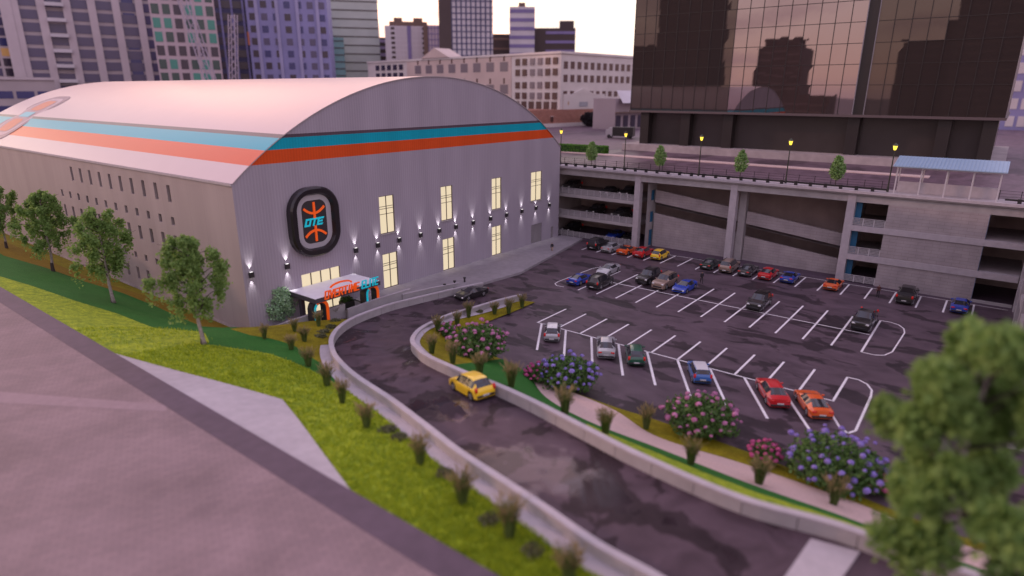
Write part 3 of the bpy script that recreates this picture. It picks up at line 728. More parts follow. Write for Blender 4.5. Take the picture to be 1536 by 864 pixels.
def lit_window(x0, x1, z0, z1, bars):
    m = MB(); y = .22
    m.quad((x0 - .01, y, z0 - .01), (x1 + .01, y, z0 - .01), (x1 + .01, y, z1 + .01), (x0 - .01, y, z1 + .01)); w = m.build('window', MT['lit'], arena)
    f = MB(); t = .07
    f.box(x0, x0 + t, .1, .2, z0, z1); f.box(x1 - t, x1, .1, .2, z0, z1); f.box(x0 + t, x1 - t, .1, .2, z0, z0 + t); f.box(x0 + t, x1 - t, .1, .2, z1 - t, z1)
    c = (x0 + x1) / 2; f.box(c - .04, c + .04, .1, .2, z0 + t, z1 - t)
    for q in bars: f.box(x0 + t, c - .04, .115, .185, q - .03, q + .03); f.box(c + .04, x1 - t, .115, .185, q - .03, q + .03)
    f.build('window_frame', MT['frame'], w)
    s = MB(); s.box(x0 - .15, x1 + .15, -.12, .08, z0 - .1, z0 - .003); s.build('sill', MT['conc'], w)
    s = MB()
    for q in range(2): s.box(x0 + .25 + q * 1.2, x0 + 1.0 + q * 1.2, .19, .205, z0 + .4 + q * .8, z0 + .75 + q * .9)
for a, b, z0, z1 in FW: lit_window(a, b, z0, z1, [z0 + (z1 - z0) * .52, z0 + (z1 - z0) * .66, z0 + (z1 - z0) * .72])
# entrance glazing
m = MB(); m.quad((GL[0], .22, GL[2]), (GL[1], .22, GL[2]), (GL[1], .22, GL[3]), (GL[0], .22, GL[3])); w = m.build('entrance_glazing', MT['lit'], arena)
f = MB()
for k in range(5):
    x = GL[0] + (GL[1] - GL[0]) * k / 4; f.box(x - .05, x + .05, .1, .2, GL[2], GL[3])
for k in range(4):
    x = GL[0] + (GL[1] - GL[0]) * k / 4; f.box(x + .05, x + 1.3, .1, .2, 2.9, 3.0)
f.build('window_frame', MT['frame'], w)
m = MB(); m.box(51.69, 54.82, .16, .24, .37, 3.63)
for k in range(14): m.box(51.7, 54.8, .12, .158, .42 + k * .23, .60 + k * .23)
m.build('shutter_door', P('grey_shutter', (.24, .22, .235), .6, var=.05), arena)
m = MB(); m.box(57.62, 58.43, .14, .22, .37, 2.36); d = m.build('door', P('grey_door', (.22, .2, .215), .6, var=.05), arena)
m = MB(); m.box(57.7, 57.78, .08, .137, 1.25, 1.4); m.build('handle', MT['steel'], d)
# wall badge: rounded ring, silver panel, black court panel, strokes and letters
def rrect(cx, cz, w, h, r, n=10):
    out = []
    for sx, sz, a0 in ((1, 1, 0), (-1, 1, 90), (-1, -1, 180), (1, -1, 270)):
        for k in range(n + 1):
            a = R(a0 + 90 * k / n); out.append((cx + sx * (w / 2 - r) + r * math.cos(a), cz + sz * (h / 2 - r) + r * math.sin(a)))
    return out
def ring_band(m, A_, B_, fA, fB, mi=0):
    n = len(A_)
    for i in range(n):
        j = (i + 1) % n; m.quad(fA(A_[i]), fA(A_[j]), fB(B_[j]), fB(B_[i]), mi)
bx, bz = 9.05, 10.98
badge = thing('wall_badge', 'black ringed wall badge with orange basketball lines and turquoise OTE letters', 'sign', (bx, 0, bz))
o1 = rrect(0, 0, 6.5, 7.9, 2.75); o2 = rrect(0, 0, 6.1, 7.5, 2.55); i1 = rrect(0, 0, 5.0, 6.5, 1.9); i2 = rrect(0, 0, 4.55, 6.05, 1.7); pn = rrect(0, 0, 3.25, 4.9, .95)
m = MB()
at_y = lambda y: (lambda p: (p[0], y, p[1]))
ring_band(m, o1, o1, at_y(-.02), at_y(-.75)); ring_band(m, o1, o2, at_y(-.75), at_y(-.95)); ring_band(m, o2, i1, at_y(-.95), at_y(-.9)); ring_band(m, i1, i2, at_y(-.9), at_y(-.45))
m.build('badge_ring', P('gloss_black_ring', (.02, .016, .019), .22, var=0), badge, smooth=False, fix=True)
m = MB(); ring_band(m, i2, pn, at_y(-.45), at_y(-.45)); m.build('badge_panel', MT['silver'], badge)
m = MB(); m.add([(p[0], -.44, p[1]) for p in pn], [tuple(range(len(pn)))]); m.build('badge_face', MT['blackm'], badge)
def stroke(m, pts, w, y0, y1):
    L2 = []; R2 = []
    for i, p in enumerate(pts):
        a = pts[max(i - 1, 0)]; b = pts[min(i + 1, len(pts) - 1)]; d = Vector((b[0] - a[0], b[1] - a[1])).normalized(); n_ = Vector((-d.y, d.x)) * w / 2
        L2.append((p[0] + n_.x, p[1] + n_.y)); R2.append((p[0] - n_.x, p[1] - n_.y))
    for i in range(len(pts) - 1):
        m.quad((L2[i][0], y0, L2[i][1]), (L2[i + 1][0], y0, L2[i + 1][1]), (R2[i + 1][0], y0, R2[i + 1][1]), (R2[i][0], y0, R2[i][1]))
        for S_ in (L2, R2): m.quad((S_[i][0], y0, S_[i][1]), (S_[i + 1][0], y0, S_[i + 1][1]), (S_[i + 1][0], y1, S_[i + 1][1]), (S_[i][0], y1, S_[i][1]))
for s in (1, -1):
    m = MB(); stroke(m, [(1.38 * q / 8, s * (.98 + .66 * (q / 8) ** 2)) for q in range(-8, 9)], .26, -.53, -.44); m.build('court_arc', MT['orange'], badge)
    m = MB(); stroke(m, [(0, s * .42), (0, s * 2.25)], .26, -.56, -.44); m.build('court_line', MT['orange'], badge)
GLY = dict(O=[[(0, 0), (1, 0), (1, 1), (0, 1), (0, 0)]], V=[[(0, 1), (.5, 0), (1, 1)]], E=[[(1, 0), (0, 0), (0, 1), (1, 1)], [(0, .5), (.85, .5)]], R=[[(0, 0), (0, 1), (1, 1), (1, .48), (0, .48)], [(.5, .48), (1, 0)]],
           T=[[(0, 1), (1, 1)], [(.5, 1), (.5, 0)]], I=[[(.5, 0), (.5, 1)]], M=[[(0, 0), (0, 1), (.5, .35), (1, 1), (1, 0)]], L=[[(0, 1), (0, 0), (1, 0)]])
def block_text(body, width, height, wt, shear, depth, gap=.34):
    """bold slanted block lettering in the x-z plane, centred on x, base at z=0, front at y=-depth"""
    adv = [(.5 if ch == 'I' else 1.0) for ch in body]; tot = sum(adv) + gap * (len(body) - 1)
    u = (width - shear * height - wt) / tot; x = -width / 2 + wt / 2; m = MB(); k = 0; h = height - wt
    for ch, a in zip(body, adv):
        for pl in GLY[ch]:
            for p, q in zip(pl, pl[1:]):
                if ch == 'I': p, q = (.0 + p[0] - .5 + .25, p[1]), (.0 + q[0] - .5 + .25, q[1])
                A_ = Vector((x + p[0] * u, p[1] * h + wt / 2)); B_ = Vector((x + q[0] * u, q[1] * h + wt / 2)); d_ = (B_ - A_).normalized(); n_ = Vector((-d_.y, d_.x)) * wt / 2; e = d_ * wt / 2
                cs = [A_ - e - n_, B_ + e - n_, B_ + e + n_, A_ - e + n_]; y = -depth - .002 * (k % 9); k += 1
                cs = [(c.x + shear * c.y, c.y) for c in cs]
                m.add([(c[0], y, c[1]) for c in cs] + [(c[0], 0, c[1]) for c in cs], [(0, 1, 2, 3), (0, 4, 5, 1), (1, 5, 6, 2), (2, 6, 7, 3), (3, 7, 4, 0)])
        x += (a + gap) * u
    return m
m = block_text('OTE', 2.7, .88, .20, .34, .07, .45); o = m.build('badge_letters', MT['turq'], badge); o.location = (-.10, -.45, -.44)
# roof badge (painted panel lying on the roof curve)
rb = thing('roof_badge', 'large printed badge lying on the far left end of the curved roof', 'sign', (5, 81, 20))
s0 = 0
def on_roof(s, y, off):        # s = arc length from the eave
    a = math.asin(-30 / RR) + s / RR
    return (30 + (RR + off) * math.sin(a), y, CZ + (RR + off) * math.cos(a))
def roof_ring(name, A_, B_, off, mat):
    m = MB(); n = len(A_)
    for i in range(n):
        j = (i + 1) % n
        for k in range(4):
            f = lambda P0, P1, t: (P0[0] + (P1[0] - P0[0]) * t, P0[1] + (P1[1] - P0[1]) * t)
            a, b = f(A_[i], B_[i], k / 4), f(A_[j], B_[j], k / 4); c, d = f(A_[j], B_[j], (k + 1) / 4), f(A_[i], B_[i], (k + 1) / 4)
            m.quad(*[on_roof(q[0], q[1], off) for q in (a, b, c, d)])
    m.build(name, mat, rb, origin=(5, 81, 20)).location = (0, 0, 0)
sc_, yc_ = 8.3, 81.0
q1 = rrect(sc_, yc_, 14.6, 12.0, 4.2); q2 = rrect(sc_, yc_, 12.2, 9.6, 3.4); q3 = rrect(sc_, yc_, 10.6, 8.0, 2.8); q4 = [(sc_ + (p[0] - sc_) * .02, yc_ + (p[1] - yc_) * .02) for p in q3]
roof_ring('badge_border', q1, q2, .10, P('roof_badge_grey', (.33, .25, .27), .6, var=.05))
roof_ring('badge_panel', q2, q3, .11, P('roof_badge_pale', (.50, .40, .42), .6, var=.05))
roof_ring('badge_face', q3, q4, .105, P('roof_badge_face', (.42, .32, .33), .6, var=.05))
for s in (1, -1):
    A_ = rrect(sc_ + s * 3.2, yc_, 3.6, 5.4, 1.2); B_ = [(sc_ + s * 3.2 + (p[0] - sc_ - s * 3.2) * .02, yc_ + (p[1] - yc_) * .02) for p in A_]
    roof_ring('court_arc', A_, B_, .125, P('roof_badge_orange', (.60, .26, .17), .6, var=.05))
A_ = rrect(sc_, yc_, 1.6, 5.2, .3); B_ = [(sc_ + (p[0] - sc_) * .02, yc_ + (p[1] - yc_) * .02) for p in A_]
roof_ring('badge_letters', A_, B_, .125, P('roof_badge_turquoise', (.25, .55, .6), .6, var=.05))

# wall lights
SX = [.82, 5.15, 14.73, 18.23, 21.88, 25.78, 29.41, 32.87, 36.69, 40.76, 44.76, 48.83, 52.78, 56.76]
lamp_me = MB().box(-.24, .24, -.34, -.06, -.30, .30).box(-.1, .1, -.06, .0, -.12, .12).mesh('lamp_body', MT['blackm'])
lens_me = MB().box(-.16, .16, -.29, -.11, .302, .318).box(-.16, .16, -.29, -.11, -.318, -.302).mesh('lamp_lens', P('lamp_lens', (.8, .8, .8), .3, var=0, emit=(1, .95, .9), estr=1.5))
spot = {}
for s in (1, -1):
    l = bpy.data.lights.new('sconce_beam', 'SPOT'); l.energy = 330 if s > 0 else 230; l.spot_size = R(54); l.spot_blend = 1.0; l.color = (1, .95, .93); l.shadow_soft_size = .05; spot[s] = l
where = ['beside the left corner of the hall front', 'just left of the badge and above the shrub', 'right of the badge, above the canopy', 'left of the first tall window pair', 'right of the first tall window pair',
         'midway between first and second tall window pair, left', 'just left of the second tall window pair', 'just right of the second tall window pair', 'midway between second and third tall window pair', 'just left of the third tall window pair', 'just right of the third tall window pair', 'left of the upper window above the shutter door', 'under the upper window above the shutter door', 'rightmost, beside the right corner of the hall']
for x, wtxt in zip(SX, where):
    t = thing('wall_light', 'small black up-and-down wall light ' + wtxt, 'wall light', (x, 0, 6.48), group='wall lights along the hall front')
    inst('lamp_body', lamp_me, t); inst('lens', lens_me, t)
    for s in (1, -1):
        o = bpy.data.objects.new('sconce_beam', spot[s]); col.objects.link(o); o.parent = t; o.location = (0, -.21, .34 * s); o.rotation_euler = (R(180 - 4) if s > 0 else R(4), 0, 0)

# entrance canopy
cz = 3.62
c = [at(433.5, 436.2, cz), at(471.7, 449.4, cz), at(571, 420.3, cz), at(528.6, 409.9, cz)]
x0, x1 = (c[0].x + c[1].x) / 2, (c[2].x + c[3].x) / 2; yf = (c[1].y + c[2].y) / 2
can = thing('entrance_canopy', 'flat white topped entrance canopy with dark edge and orange and turquoise lettering', 'canopy', (x0, 0, 0))
m = MB(); m.box(x0, x1, yf, -.02, cz - .55, cz - .06); m.build('canopy_frame', P('dark_canopy_edge', (.07, .06, .075), .5, var=0), can, origin=(x0, 0, 0)).location = (0, 0, 0)
m = MB(); m.box(x0 + .08, x1 - .08, yf + .08, -.02, cz - .057, cz); m.build('canopy_top', MT['canopy'], can, origin=(x0, 0, 0)).location = (0, 0, 0)
m = MB(); m.box(x0 + .3, x0 + .75, -1.9, -1.4, .1, cz - .553); m.build('canopy_post', P('dark_post', (.06, .05, .07), .5, var=0), can, origin=(x0, 0, 0)).location = (0, 0, 0)
Lx = x1 - x0; tA = .13 * Lx; tB = .66 * Lx
o = block_text('OVERTIME', tB - tA, .95, .115, .16, .16, .5).build('orange_lettering', MT['orange'], can); o.location = ((tA + tB) / 2, yf + .02, cz - .36)
tA, tB = .685 * Lx, .965 * Lx
o = block_text('ELITE', tB - tA, .95, .115, .16, .16, .5).build('turquoise_lettering', MT['turq'], can); o.location = ((tA + tB) / 2, yf + .02, cz - .36)
m = MB()
cx = x0 + .42 * Lx
stroke(m, [(cx + 1.45 * math.sin(a), cz + .60 + .42 * math.cos(a)) for a in [R(-88 + 176 * k / 20) for k in range(21)]], .18, yf + .35, yf + .5)
m.build('lettering_arc', MT['orange'], can, origin=(x0, 0, 0)).location = (0, 0, 0)
# arch legs: turquoise jamb and orange arch
def arch_leg(xc, y):
    t = 'canopy_leg'
    h = cz - .56; w = .85
    a = MB(); pth = [(xc - w, .1), (xc - w, h - .9)] + [(xc - w * math.cos(R(q)), h - .9 + .85 * math.sin(R(q))) for q in range(10, 91, 10)]
    p2 = [(xc + w * math.sin(R(q)), h - .9 + .85 * math.cos(R(q))) for q in range(0, 91, 10)] + [(xc + w, .1)]
    k = MB(); stroke(k, pth + p2[1:], .5, y - .42, y + .42); lg = k.build('canopy_leg', MT['blackm'], can, origin=(x0, 0, 0)); lg.location = (0, 0, 0)
    a = MB(); stroke(a, [(x + .14, z - .02) for x, z in pth[:-4]], .26, y - .48, y + .3); o = a.build('turquoise_trim', MT['turq'], lg, origin=(x0, 0, 0)); o.location = (0, 0, 0)
    a = MB(); stroke(a, [(x + .05, z + .05) for x, z in pth[-5:] + p2], .34, y - .5, y + .3); o = a.build('orange_trim', MT['orange'], lg, origin=(x0, 0, 0)); o.location = (0, 0, 0)
arch_leg(x0 + .10 * Lx, yf + .9); arch_leg(x1 - .11 * Lx, yf + .9)

# low plaza walls
def low_wall(pts, z0, z1, label, thick=.25):
    root = thing('plaza_wall', label, 'wall', (pts[0][0], pts[0][1], 0))
    m = MB(); c_ = MB()
    for (a, b), (za, zb) in zip(zip(pts, pts[1:]), zip(z1, z1[1:])):
        A_ = Vector((a[0], a[1], 0)); B_ = Vector((b[0], b[1], 0)); d = (B_ - A_).normalized(); n_ = Vector((-d.y, d.x, 0)) * thick
        v = []
        for o_, lo, hi in ((Vector((0, 0, 0)), z0, None), (n_, z0, None)):
            v += [A_ + o_ + Vector((0, 0, z0)), B_ + o_ + Vector((0, 0, z0)), B_ + o_ + Vector((0, 0, zb)), A_ + o_ + Vector((0, 0, za))]
        fs = [(0, 1, 2, 3), (5, 4, 7, 6), (3, 2, 6, 7), (0, 3, 7, 4), (1, 5, 6, 2)]
        m.add(v, fs)
        e = n_.normalized() * .04
        v = []
        for dz in (.003, .09):
            v += [A_ - e + Vector((0, 0, za + dz)), B_ - e + Vector((0, 0, zb + dz)), B_ + n_ + e + Vector((0, 0, zb + dz)), A_ + n_ + e + Vector((0, 0, za + dz))]
        c_.add(v, [(3, 2, 1, 0), (4, 5, 6, 7), (0, 1, 5, 4), (1, 2, 6, 5), (2, 3, 7, 6), (3, 0, 4, 7)])
    m.build('wall_panels', MT['conc'], root, origin=tuple(root.location), fix=True).location = (0, 0, 0)
    c_.build('coping', MT['conc_l'], root, origin=tuple(root.location), fix=True).location = (0, 0, 0)
a = at(405, 493, .35); b = at(430, 484, 1.1); c_ = at(462, 474, 1.3); d = at(517.5, 457, 1.6)
low_wall([(a.x, a.y), (b.x, b.y), (c_.x, c_.y), (d.x, d.y)], -.3, [.4, 1.1, 1.3, 1.6], 'low grey wall in front of the entrance canopy, by the shrub')
a = at(522, 465, 1.2); b = at(570, 448, 1.3); c_ = at(616, 434, 1.5)
low_wall([(a.x, a.y), (b.x, b.y), (c_.x, c_.y)], -.3, [1.2, 1.3, 1.5], 'low grey ramp wall right of the entrance canopy')
a = at(606, 443, 1.1); b = at(650, 433, .95); c_ = at(690, 424.5, .7)
low_wall([(a.x, a.y + .2), (b.x, b.y + .2), (c_.x, c_.y + .2)], -.2, [1.1, .95, .6], 'sloping low wall of the walkway behind the black coupe')
# planter box
p = at(524, 463, .12); pl = thing('planter_box', 'dark square planter under the entrance canopy', 'planter', (p.x, p.y + .4, .12))
m = MB(); m.box(-.75, .75, -.55, .55, 0, .95); m.build('planter_body', P('dark_planter', (.03, .025, .022), .7, var=.1), pl)
m = MB()
for k in range(260):
    q = Vector((rnd.uniform(-.7, .7), rnd.uniform(-.5, .5), .95 + rnd.random() * .4)); s = .13
    a = Vector((rnd.gauss(0, 1), rnd.gauss(0, 1), rnd.gauss(0, 1))).normalized() * s; b = a.cross(Vector((rnd.gauss(0, 1), rnd.gauss(0, 1), 1))).normalized() * s
    m.quad(q - a, q + b * .5, q + a, q - b * .5)
m.build('planting', MT['leaf_h'], pl)
for (px, py), w in zip([(667, 433), (682, 428), (697, 423)], ['nearest the entrance', 'in the middle of the three', 'farthest from the entrance']):
    p = at(px, py, .34); t = thing('bollard_light', 'small black bollard light on the walkway, ' + w, 'bollard', (p.x, p.y, .34), group='bollard lights behind the black coupe')
    m = MB(); m.tube([(0, 0, 0), (0, 0, .5)], .12, 10); m.build('post', MT['blackm'], t)
    m = MB(); m.tube([(0, 0, .503), (0, 0, .55), (0, 0, .66), (0, 0, .7)], [.12, .2, .2, .1], 10); m.build('cap', MT['black'], t)
# ================================================================== PARKING GARAGE
XF = 62.0; XB = 72.5; TOP = 12.70; LIN = 11.15
G = thing('parking_garage', 'grey concrete multi-storey parking garage with tall ramp bays below street level', 'garage', (XF, 0, 0))
def gb(name, mb_, mat, parent=None, fix=False):
    if parent is None: o = mb_.build(name, mat, G, origin=(XF, 0, 0), fix=fix); o.location = (0, 0, 0)
    else: o = mb_.build(name, mat, parent, origin=(XF, 0, 0), fix=fix); o.location = (0, 0, 0)
    return o
cols_y = [-13.0 - .6, -29.9, -45.9]
YS = [2.2, -14.1, -30.0, -45.95, -65.3]
m = MB(); m.box(XF - .25, XF + .6, -66, 3, TOP - .55, TOP - .02); gb('parapet', m, MT['conc'])
for a, b in zip(YS, YS[1:]):
    m = MB(); m.box(XF + .1, XF + .75, b + .5 if b > -60 else b, a - .5 if a < 0 else a, LIN, TOP - .553); gb('lintel_beam', m, MT['conc'])
for y in YS[1:4]:
    m = MB(); m.box(XF, XF + 1.1, y - .5, y + .5, -.1, TOP - .552); gb('column', m, MT['conc_l'])
m = MB(); m.box(XF + .8, XB, -66, 3, LIN + .35, ST - .52); gb('ceiling', m, MT['dark_in'])
m = MB(); m.box(XB, XB + .3, -66, 3, -.1, TOP - .6); gb('rear_wall', m, MT['dark_in'])
m = MB(); m.box(XF, XB, 3.0, 3.3, -.1, TOP - .6); gb('end_wall', m, MT['conc_d'])
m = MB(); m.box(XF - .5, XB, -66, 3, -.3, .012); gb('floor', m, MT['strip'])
# bay 1: three decks with mesh railings
def railing(y0, y1, z, h=1.0, n=12, x=XF + .2):
    m = MB(); m.box(x - .04, x + .04, y0, y1, z + h - .06, z + h)
    for k in range(n + 1):
        y = y0 + (y1 - y0) * k / n; m.box(x - .035, x + .035, y - .04, y + .04, z, z + h - .062)
    r = gb('railing', m, MT['steel'])
    g_ = MB()
    ny = int(abs(y1 - y0) / .16)
    for k in range(ny):
        y = y0 + (y1 - y0) * (k + .5) / ny; g_.box(x - .012, x + .012, y - .035, y + .035, z + .05, z + h - .1)
    for k in range(4): g_.box(x + .013, x + .03, min(y0, y1), max(y0, y1), z + .12 + k * .2, z + .2 + k * .2)
    gb('railing_mesh', g_, MT['mesh'], r)
FL = [(7.25, 7.85), (3.4, 3.95)]
for z0, z1 in FL:
    m = MB(); m.box(XF + .05, XF + .5, YS[1] + .5, 2.2, z0, z1); gb('deck_edge', m, MT['conc'])
    m = MB(); m.box(XF + .502, XB, YS[1] + .2, 3, z0, z1 - .02); gb('deck_slab', m, MT['conc_d'])
for z in (7.85, 3.95, .1): railing(YS[1] + .5, 2.0, z, 1.0, 12)
m = MB(); m.box(XF + .3, XF + 6, YS[1] - .62, YS[1] - .3, -.1, LIN + .3)
# pillar wall at the start of bay 2 with three openings and blue doors
m = MB(); HL = [(XF + 1.6, XF + 3.2, .15, 2.9), (XF + 1.6, XF + 3.2, 4.2, 6.0), (XF + 1.6, XF + 3.2, 7.9, 9.6)]
wall_holes(XF + .6, XF + 4.0, -.1, LIN + .3, HL, lambda u, v: (u, -15.75, v), (0, 1, 0), .3, m); gb('stair_wall', m, MT['conc'])
for h in HL:
    m = MB(); m.box(h[0] + .75, h[1], -15.72, -15.6, h[2], h[3]); gb('blue_door', m, MT['blue_door'])
    m = MB(); m.box(h[0], h[0] + .745, -15.6, -15.5, h[2], h[3]); gb('door_recess', m, MT['dark_in'])
# bays 2 and 3: recessed ramp parapets
def ramp_bay(y0, y1, bands, nm):
    X_ = 65.0
    for (a0, a1, b0, b1) in bands:   # z low/high at y0, then at y1
        m = MB(); v = [(X_, y0, a0), (X_, y1, b0), (X_, y1, b1), (X_, y0, a1), (X_ + .35, y0, a0), (X_ + .35, y1, b0), (X_ + .35, y1, b1), (X_ + .35, y0, a1)]
        m.add(v, [(0, 1, 2, 3), (5, 4, 7, 6), (3, 2, 6, 7), (0, 4, 5, 1), (0, 3, 7, 4), (1, 5, 6, 2)]); gb('ramp_parapet', m, MT['brick_y'], fix=True)
    m = MB(); v = [(X_ + .4, y0, bands[1][0] - .5), (X_ + .4, y1, bands[1][2] - .5), (XB, y1, bands[1][2] - .5), (XB, y0, bands[1][0] - .5)]
    m.add(v, [(0, 1, 2, 3)]); gb('ramp_slab', m, MT['conc_d'])
MT['brick_y'] = MT['brick']
ramp_bay(-16.0, -30.2, [(-.1, 5.70, -.1, 4.25), (7.55, 9.65, 6.1, 7.95)], '')
ramp_bay(-31.4, -46.2, [(-.1, 3.85, -.1, 2.25), (5.8, 7.75, 4.15, 5.95)], '')
m = MB(); m.box(64.4, 65.6, -31.3, -30.3, -.1, LIN + .3); gb('column', m, MT['conc'])
m = MB(); m.box(XF + 1.15, XF + 2.9, -30.2, -29.8, -.1, LIN + .3)
gb('cross_wall', MB().box(66.5, XB, -46.3, -46.0, -.1, LIN + .3), MT['conc_d'])
m = MB(); m.box(65.8, 66.0, -22.5, -21.2, 5.3, 7.2)
# bay 4: ledges, block wall panels, dark openings, blue edge
for z0, z1 in ((7.25, 8.02), (3.23, 4.05)):
    m = MB(); m.box(XF - .02, XF + .8, -65.3, YS[3] - .5, z0, z1); gb('deck_edge', m, MT['conc_l'])
    m = MB(); m.box(XF + .802, XB, -65.6, YS[3] - .3, z0, z1 - .03); gb('deck_slab', m, MT['conc_d'])
for z0, z1 in ((8.022, LIN - .002), (4.052, 7.248), (-.1, 3.228)):
    m = MB(); m.box(XF + .12, XF + .6, -61.15, -50.35, z0, z1); gb('block_wall', m, MT['brick'])
    m = MB(); m.box(XF + .14, XF + .55, -61.2, -61.152, z0, z1); gb('blue_edge', m, P('blue_edge', (.16, .22, .34), .6, var=0))
    m = MB(); m.box(XF + 1.0, XF + 1.25, YS[3] - 1.25, YS[3] - .5, z0, z1); gb('blue_door', m, MT['blue_door'])
for z in (8.02, 4.05, .1): railing(-50.3, YS[3] - .5, z, 1.0, 3)
m = MB(); m.box(XF + .1, XF + .45, -65.3, -61.2, -.1, .35); gb('plinth', m, MT['conc'])
# side wing closing the right end of the yard (runs towards the camera)
WG = thing('garage_wing', 'side wing of the parking garage with slabs and columns at the right edge', 'garage', (50, -65.6, 0))
def wb(name, mb_, mat): mb_.build(name, mat, WG, origin=(50, -65.6, 0)).location = (0, 0, 0)
YW = -65.5
for z0, z1 in ((11.2, 12.7), (7.25, 8.0), (3.3, 4.05)):
    m = MB(); m.box(22, XF - .3, YW - .5, YW, z0, z1); wb('deck_edge', m, MT['conc_l'])
    m = MB(); m.box(22, XF + .1, YW - 14, YW - .502, z0, z1 - .05); wb('deck_slab', m, MT['conc_d'])
for x in (22.5, 30, 38, 46, 54, 61):
    m = MB(); m.box(x - .5, x + .5, YW - .9, YW + .12, -.1, 12.72); wb('column', m, MT['conc_l'])
for x in (22.5, 30, 38, 46, 54):
    m = MB(); m.box(x + .5, x + 7 - .0, YW - .3, YW - .05, -.1, 1.1); wb('parapet', m, MT['conc'])
m = MB(); m.box(22, XF, YW - 14.3, YW - 14, -.1, 12.6); wb('rear_wall', m, MT['dark_in'])

# ---- rail, fence and shelter at the street edge
gr = thing('guard_rail', 'low black guard rail on stubby posts along the street edge above the garage', 'railing', (XF + .35, -14, ST))
for y0, y1 in ((2.5, -49.9), (-62.2, -66)):
    m = MB(); m.box(XF + .25, XF + .45, y1, y0, ST + .30, ST + .52); m.build('rail_beam', MT['black'], gr, origin=(XF + .35, -14, ST)).location = (0, 0, 0)
pm = MB().box(-.17, .17, -.2, .2, -.02, .60).mesh('rail_post', MT['black'])
k = 0
while 2.0 - 1.93 * k > -66:
    y = 2.0 - 1.93 * k; k += 1
    if -62.2 < y < -50: continue
    inst('rail_post', pm, gr, (-.16, y + 14, 0))
fe = thing('wire_fence', 'thin dark wire fence running behind the black guard rail', 'fence', (64.6, -14, ST))
m = MB(); 
for z in (.45, .8, 1.15): m.box(64.58, 64.62, -66, 2.5, ST + z, ST + z + .03)
m.build('wires', MT['black'], fe, origin=(64.6, -14, ST)).location = (0, 0, 0)
pm = MB().box(-.03, .03, -.035, .035, 0, 1.25).mesh('fence_post', MT['black'])
for k in range(33): inst('fence_post', pm, fe, (0, 16 - 2.12 * k, 0))
sh = thing('bus_shelter', 'open shelter with pale blue sloping metal roof and white posts at the street edge', 'shelter', (62.6, -56, ST))
def sb(name, mb_, mat): o = mb_.build(name, mat, sh, origin=(62.6, -56, ST)); o.location = (0, 0, 0); return o
ys = [-50.6, -53.3, -56.0, -58.7, -61.4]
for y in ys:
    m = MB(); m.beam((62.45, y, ST - .3), (62.45, y, ST + 3.45), .16, .16); sb('post', m, MT['steel'])
    m = MB(); m.beam((65.2, y, ST), (65.2, y, ST + 4.0), .14, .14); sb('post', m, MT['steel'])
m = MB(); m.box(62.38, 62.52, -61.5, -50.5, ST + 3.3, ST + 3.45); m.box(65.13, 65.27, -61.5, -50.5, ST + 3.9, ST + 4.05); sb('roof_beam', m, MT['steel'])
m = MB(); y0, y1 = -50.1, -61.9
m.add([(61.8, y0, ST + 3.5), (61.8, y1, ST + 3.5), (66.2, y1, ST + 4.45), (66.2, y0, ST + 4.45), (61.8, y0, ST + 3.62), (61.8, y1, ST + 3.62), (66.2, y1, ST + 4.57), (66.2, y0, ST + 4.57)],
      [(0, 1, 2, 3), (4, 7, 6, 5), (0, 4, 5, 1), (1, 5, 6, 2), (2, 6, 7, 3), (3, 7, 4, 0)])
r = sb('roof', m, MT['blue_roof'])
m = MB()
for k in range(30):
    y = y0 + (y1 - y0) * (k + .5) / 30; m.beam((61.8, y, ST + 3.64), (66.2, y, ST + 4.59), .05, .06)
o = m.build('roof_seam', P('blue_seam', (.24, .35, .48), .4, var=0), r, origin=(62.6, -56, ST)); o.location = (0, 0, 0)
m = MB(); m.box(64.2, 64.4, -61.3, -50.7, ST + .06, ST + 1.45); sb('screen_wall', m, MT['conc_l'])

# ---- street lamps
def lamp():
    t = thing('street_lamp', '', 'street lamp', (0, 0, 0), group='street lamps along the street edge')
    m = MB(); m.tube([(0, 0, 0), (0, 0, .35), (0, 0, .9), (0, 0, 5.45)], [.16, .16, .09, .06], 10); m.build('lamp_post', P('dark_green_metal', (.018, .025, .016), .45, var=0), t)
    m = MB(); m.tube([(0, 0, 5.45), (0, 0, 5.55), (0, 0, 6.0)], [.10, .17, .27], 8); m.build('lantern_glass', MT['lampglow'], t)
    m = MB(); m.tube([(0, 0, 6.003), (0, 0, 6.08), (0, 0, 6.3), (0, 0, 6.4)], [.34, .32, .10, .03], 8); m.build('lantern_cap', P('lamp_cap', (.03, .04, .02), .4, var=0), t)
    return t
L0 = None
for (px, py), w in zip([(842, 196), (939, 200), (1053, 203), (1187, 208), (1344, 215)], ['beside the right corner of the hall, by the green hedge', 'standing in front of the parked truck, second from the hall', 'between the second and third street tree from the hall', 'between the third and fourth street tree from the hall', 'rising behind the left end of the blue roofed shelter']):
    p = atX(px, py, 63.3)
    if L0 is None: L0 = lamp(); L0.location = (63.3, p.y, ST); L0['label'] = 'lit yellow street lamp ' + w
    else: dup(L0, (63.3, p.y, ST), 0, 'lit yellow street lamp ' + w)

